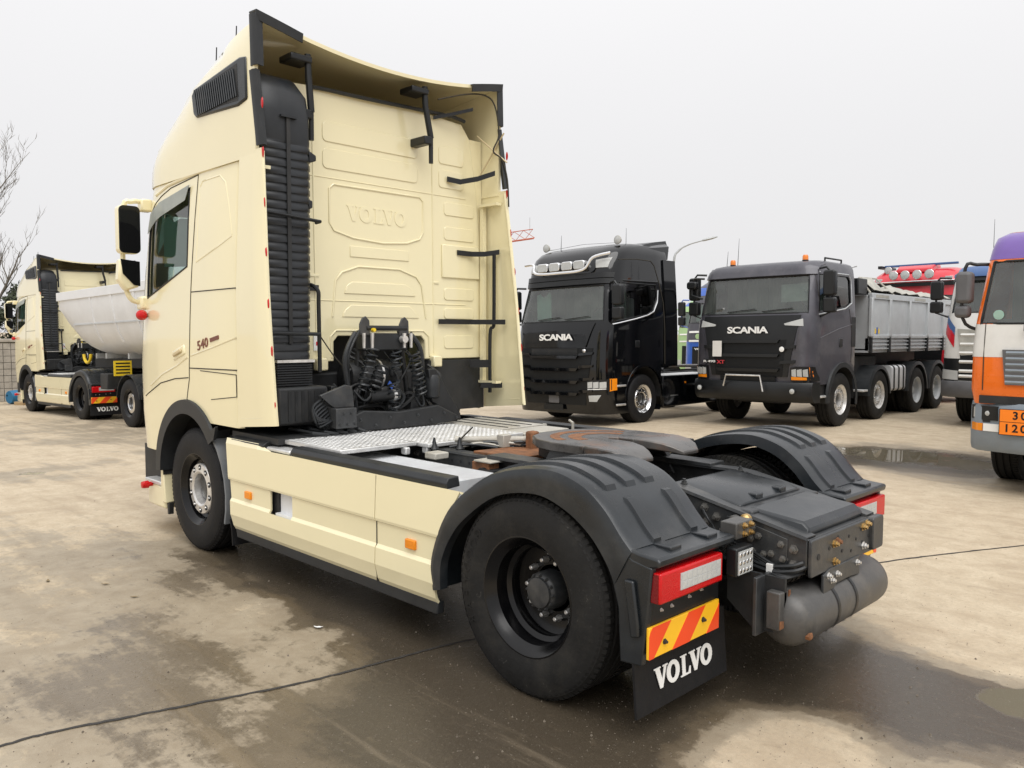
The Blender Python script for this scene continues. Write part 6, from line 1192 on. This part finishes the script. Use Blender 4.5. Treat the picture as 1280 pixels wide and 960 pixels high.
# ---------------------------------------------------------------- behind the yard
def surroundings():
    # block wall
    x = 26.6; base = gz(30)
    Wl = thing('block_wall', 'weathered concrete block wall behind the parked cream tractor', 'wall', (x, 0, base))
    MB().box(.05, .2, -14, 9, 0, 1.85).build('wall_core', 'wall_block', Wl)
    q = MB(); rng = random.Random(2)
    for r in range(9):
        y = -14
        while y < 9: o = rng.uniform(0, .02); q.box(.0-o, .06, y+.008, y+.21, .01+r*.205, .20+r*.205); y += .218
    q.build('block', 'wall_block', Wl, bev=0)['kind'] = 'stuff'
    MB().box(-.04, .24, -14, 9, 1.87, 1.98).build('coping', 'wall_block', Wl, bev=.02)
    for y in (-8, -4, -.2, 3.6, 7.4): MB().box(-.06, .26, y-.12, y+.12, 0, 2.05).build('pier', 'wall_block', Wl, bev=.02)
    # bin and cardboard at its foot
    p = gpix(19, 497); B = thing('barrel', 'blue plastic barrel lying by the block wall', 'barrel', (25.4, -2.75, gz(25.4)), (0, 0, .3)); B.scale = (.75, .75, .75)
    bl = MB().lathe([(.0, -.36), (.25, -.36), (.27, -.30), (.28, -.1), (.285, -.09), (.28, -.08), (.28, .08), (.285, .09), (.28, .1), (.27, .30), (.25, .36), (0, .36)], seg=24).xf(Matrix.Translation((0, 0, .28))).build('barrel_body', 'barrel_blue', B)
    MB().lathe([(.03, .36), (.03, .39)], seg=10).xf(Matrix.Translation((.12, 0, .35))).build('bung', 'black_satin', B)
    for i, (dx, dy, a) in enumerate(((-.7, .0, .3), (-.65, -.3, 1.0))):
        c = MB().box(-.22, .22, -.16, .16, 0, .10).xf(Matrix.Rotation(a, 4, 'Z')).build('flattened_carton', 'cardboard', None, bev=.005); c.location = (25.3+dx, -2.7+dy, gz(24.8)); tag(c, ('crushed brown carton on the ground beside the blue barrel', 'smaller brown carton turned sideways near the blue barrel')[i], 'carton')
    # bare tree
    rng = random.Random(11)
    def tree(x, y, h, seed, label, lean=0):
        rng = random.Random(seed); T = thing('bare_tree', label, 'tree', (x, y, gz(min(x, 26))))
        t = MB(); k = MB()
        def br(p, d, L, r, lev):
            pts = [p]; n = 5; dd = d.copy()
            for i in range(n):
                dd = (dd+Vector((rng.gauss(0, .13), rng.gauss(0, .13), rng.gauss(0, .05)+.05))).normalized(); pts.append(pts[-1]+dd*(L/n))
            rs = [r*(1-.16*i) for i in range(n+1)]
            (t if lev == 0 else k).tube(pts, rs, 7 if lev < 2 else 4)
            if lev < 4:
                m = (13, 6, 5, 3)[lev]
                for j in range(m):
                    u = rng.uniform(.35 if lev == 0 else .2, 1); i = min(n-1, int(u*n)); q = pts[i]+(pts[i+1]-pts[i])*(u*n-i)
                    a = rng.uniform(0, 2*pi); side = Vector((cos(a), sin(a), rng.uniform(.2, .9))).normalized()
                    br(q, (dd*.8+side*.62).normalized(), L*rng.uniform(.32, .52), max(.006, rs[i]*.5), lev+1)
        br(Vector((0, 0, 0)), Vector((lean, 0, 1)).normalized(), h*.8, h*.019, 0)
        t.build('trunk', 'bark', T, fix=False); k.build('branches', 'bark', T, fix=False); return T
    tree(28.4, -2.85, 7.8, 4, 'tall bare tree standing behind the block wall'); tree(33.5, -1.6, 8.0, 9, 'thin leafless tree further behind the block wall')
    # evergreen thicket
    def bush(x, y, r, h, seed, label):
        rng = random.Random(seed); T = thing('evergreen_bush', label, 'bush', (x, y, gz(min(x, 26)))); q = MB()
        cl = [(rng.gauss(0, r*.4), rng.gauss(0, r*.4), h*rng.uniform(.25, .95), rng.uniform(.3, .6)) for i in range(34)]
        for i in range(9000):
            a, b, c, s = rng.choice(cl); d = Vector((rng.gauss(0, 1), rng.gauss(0, 1), rng.gauss(0, .8))).normalized()*s*rng.uniform(.5, 1.1); p = Vector((a, b, c))+d
            u = Vector((rng.gauss(0, 1), rng.gauss(0, 1), rng.gauss(0, 1))).normalized(); v = u.cross(d).normalized(); l = rng.uniform(.05, .11)
            q.add([p+u*l, p+v*l*.35, p-u*l, p-v*l*.35], [(0, 1, 2, 3)])
        q.build('crown', 'needles', T, fix=False)
        MB().tube([(0, 0, 0), (.03, .02, h*.4), (0, .05, h*.8)], [.09, .06, .02], 8).build('trunk', 'bark', T)
    bush(28.0, -4.0, 1.1, 3.7, 3, 'dark evergreen bush rising above the block wall'); bush(28.3, -2.6, .9, 3.0, 8, 'lower evergreen bush beside the tall bare tree')
    # street lamp
    L = thing('street_lamp', 'grey street lamp with a curved arm and single head', 'street lamp', (27.4, -40.9, -.42))
    MB().tube(smoothpath([(0, 0, 0), (0, 0, 4), (0, 0, 6.9), (-.1, -.35, 7.6), (-.5, -.85, 8.0), (-1.2, -1.55, 8.3)], 5), [.09]*6+[.08]*6+[.07]*5+[.05]*4+[.04]*5, 10).build('pole', 'galvanised', L)
    MB().loft([[Vector((-1.15, -1.5, 8.28))+Vector((-.67, -.72, .25))*u+Vector((.7, -.7, 0))*a*w_+Vector((0, 0, b*h_)) for a, b in ((1, 0), (.6, 1), (-.6, 1), (-1, 0), (-.6, -.8), (.6, -.8))] for u, w_, h_ in ((0, .06, .06), (.2, .15, .09), (.7, .17, .09), (1.0, .06, .04))]).build('lamp_head', 'galvanised', L)
    # tower crane
    C = thing('tower_crane', 'distant red tower crane with its lattice jib over the yard', 'crane', (112, -94, -.5))
    j0 = Vector((0, 0, 18.2)); j1 = Vector((-10.4, -11.78, 20.6))
    def lattice(nm, a, b, w_, n, r=.08):
        m = MB(); d = (b-a).normalized(); s = d.cross(Vector((0, 0, 1))); s = Vector((1, 0, 0)) if s.length < .1 else s.normalized(); u = s.cross(d)
        cs = [s*w_-u*w_, -s*w_-u*w_, u*w_*1.1]
        for c in cs: m.tube([a+c, b+c], r, 5)
        for i in range(n):
            p, q_ = a+(b-a)*(i/n), a+(b-a)*((i+1)/n)
            for k in range(3): m.tube([p+cs[k], q_+cs[(k+1) % 3]], r*.6, 4)
        o = m.build(nm, 'crane_red', C, fix=False); o['kind'] = 'stuff'
    lattice('mast', Vector((0, 0, 0)), Vector((0, 0, 19)), .8, 12); lattice('jib', j0, j1, .8, 9); lattice('counter_jib', j0, Vector((5, 5.6, 17.1)), .8, 4)
    MB().box(3.6, 5.2, 4.2, 5.8, 15.2, 17).build('counterweight', 'galvanised', C, bev=.05); MB().tube([j1+Vector((.5, .5, .5)), j1+Vector((.5, .5, 3.0))], .04, 5).build('jib_mast', 'galvanised', C)
    # hall beyond, its fading in mist put into the pale colour
    Hl = thing('industrial_hall', 'industrial hall beyond the trucks, coloured pale grey as if in mist', 'building', (95, -76, -.5), (0, 0, radians(45)))
    MB().box(-10, 10, -13.5, 5.5, 0, 10).build('wall', 'silver_light', Hl); MB().box(-10.2, 10.2, -13.7, 5.7, 10, 10.35).build('roof', 'silver_light', Hl)
    for y in range(-12, 5, 3): MB().box(-10.1, -10.0, y, y+1.6, 6.2, 8.2).build('window', 'windscreen', Hl)
    # leaves and scraps on the slabs
    rng = random.Random(21)
    for i, (px, py, lb) in enumerate(((168, 747, 'curled brown leaf on the damp slab, the one furthest from the joint'), (132, 731, 'small dry leaf on the damp slab'), (398, 785, 'pale torn scrap on the slab beside the joint'), (60, 727, 'tiny brown leaf scrap out on the open slab'))):
        p = gpix(px, py); a = rng.uniform(0, 6); m = MB().grid([[(.03*u*cos(a)-.014*v*sin(a), .03*u*sin(a)+.014*v*cos(a), .004+.008*u*u+.004*v*v) for v in (-1+abs(u)*.8, 0, 1-abs(u)*.8)] for u in (-1, -.5, 0, .5, 1)])
        o = m.build('fallen_leaf', 'leaf' if i != 2 else 'label_white', None); o.location = p; tag(o, lb, 'leaf')
surroundings()
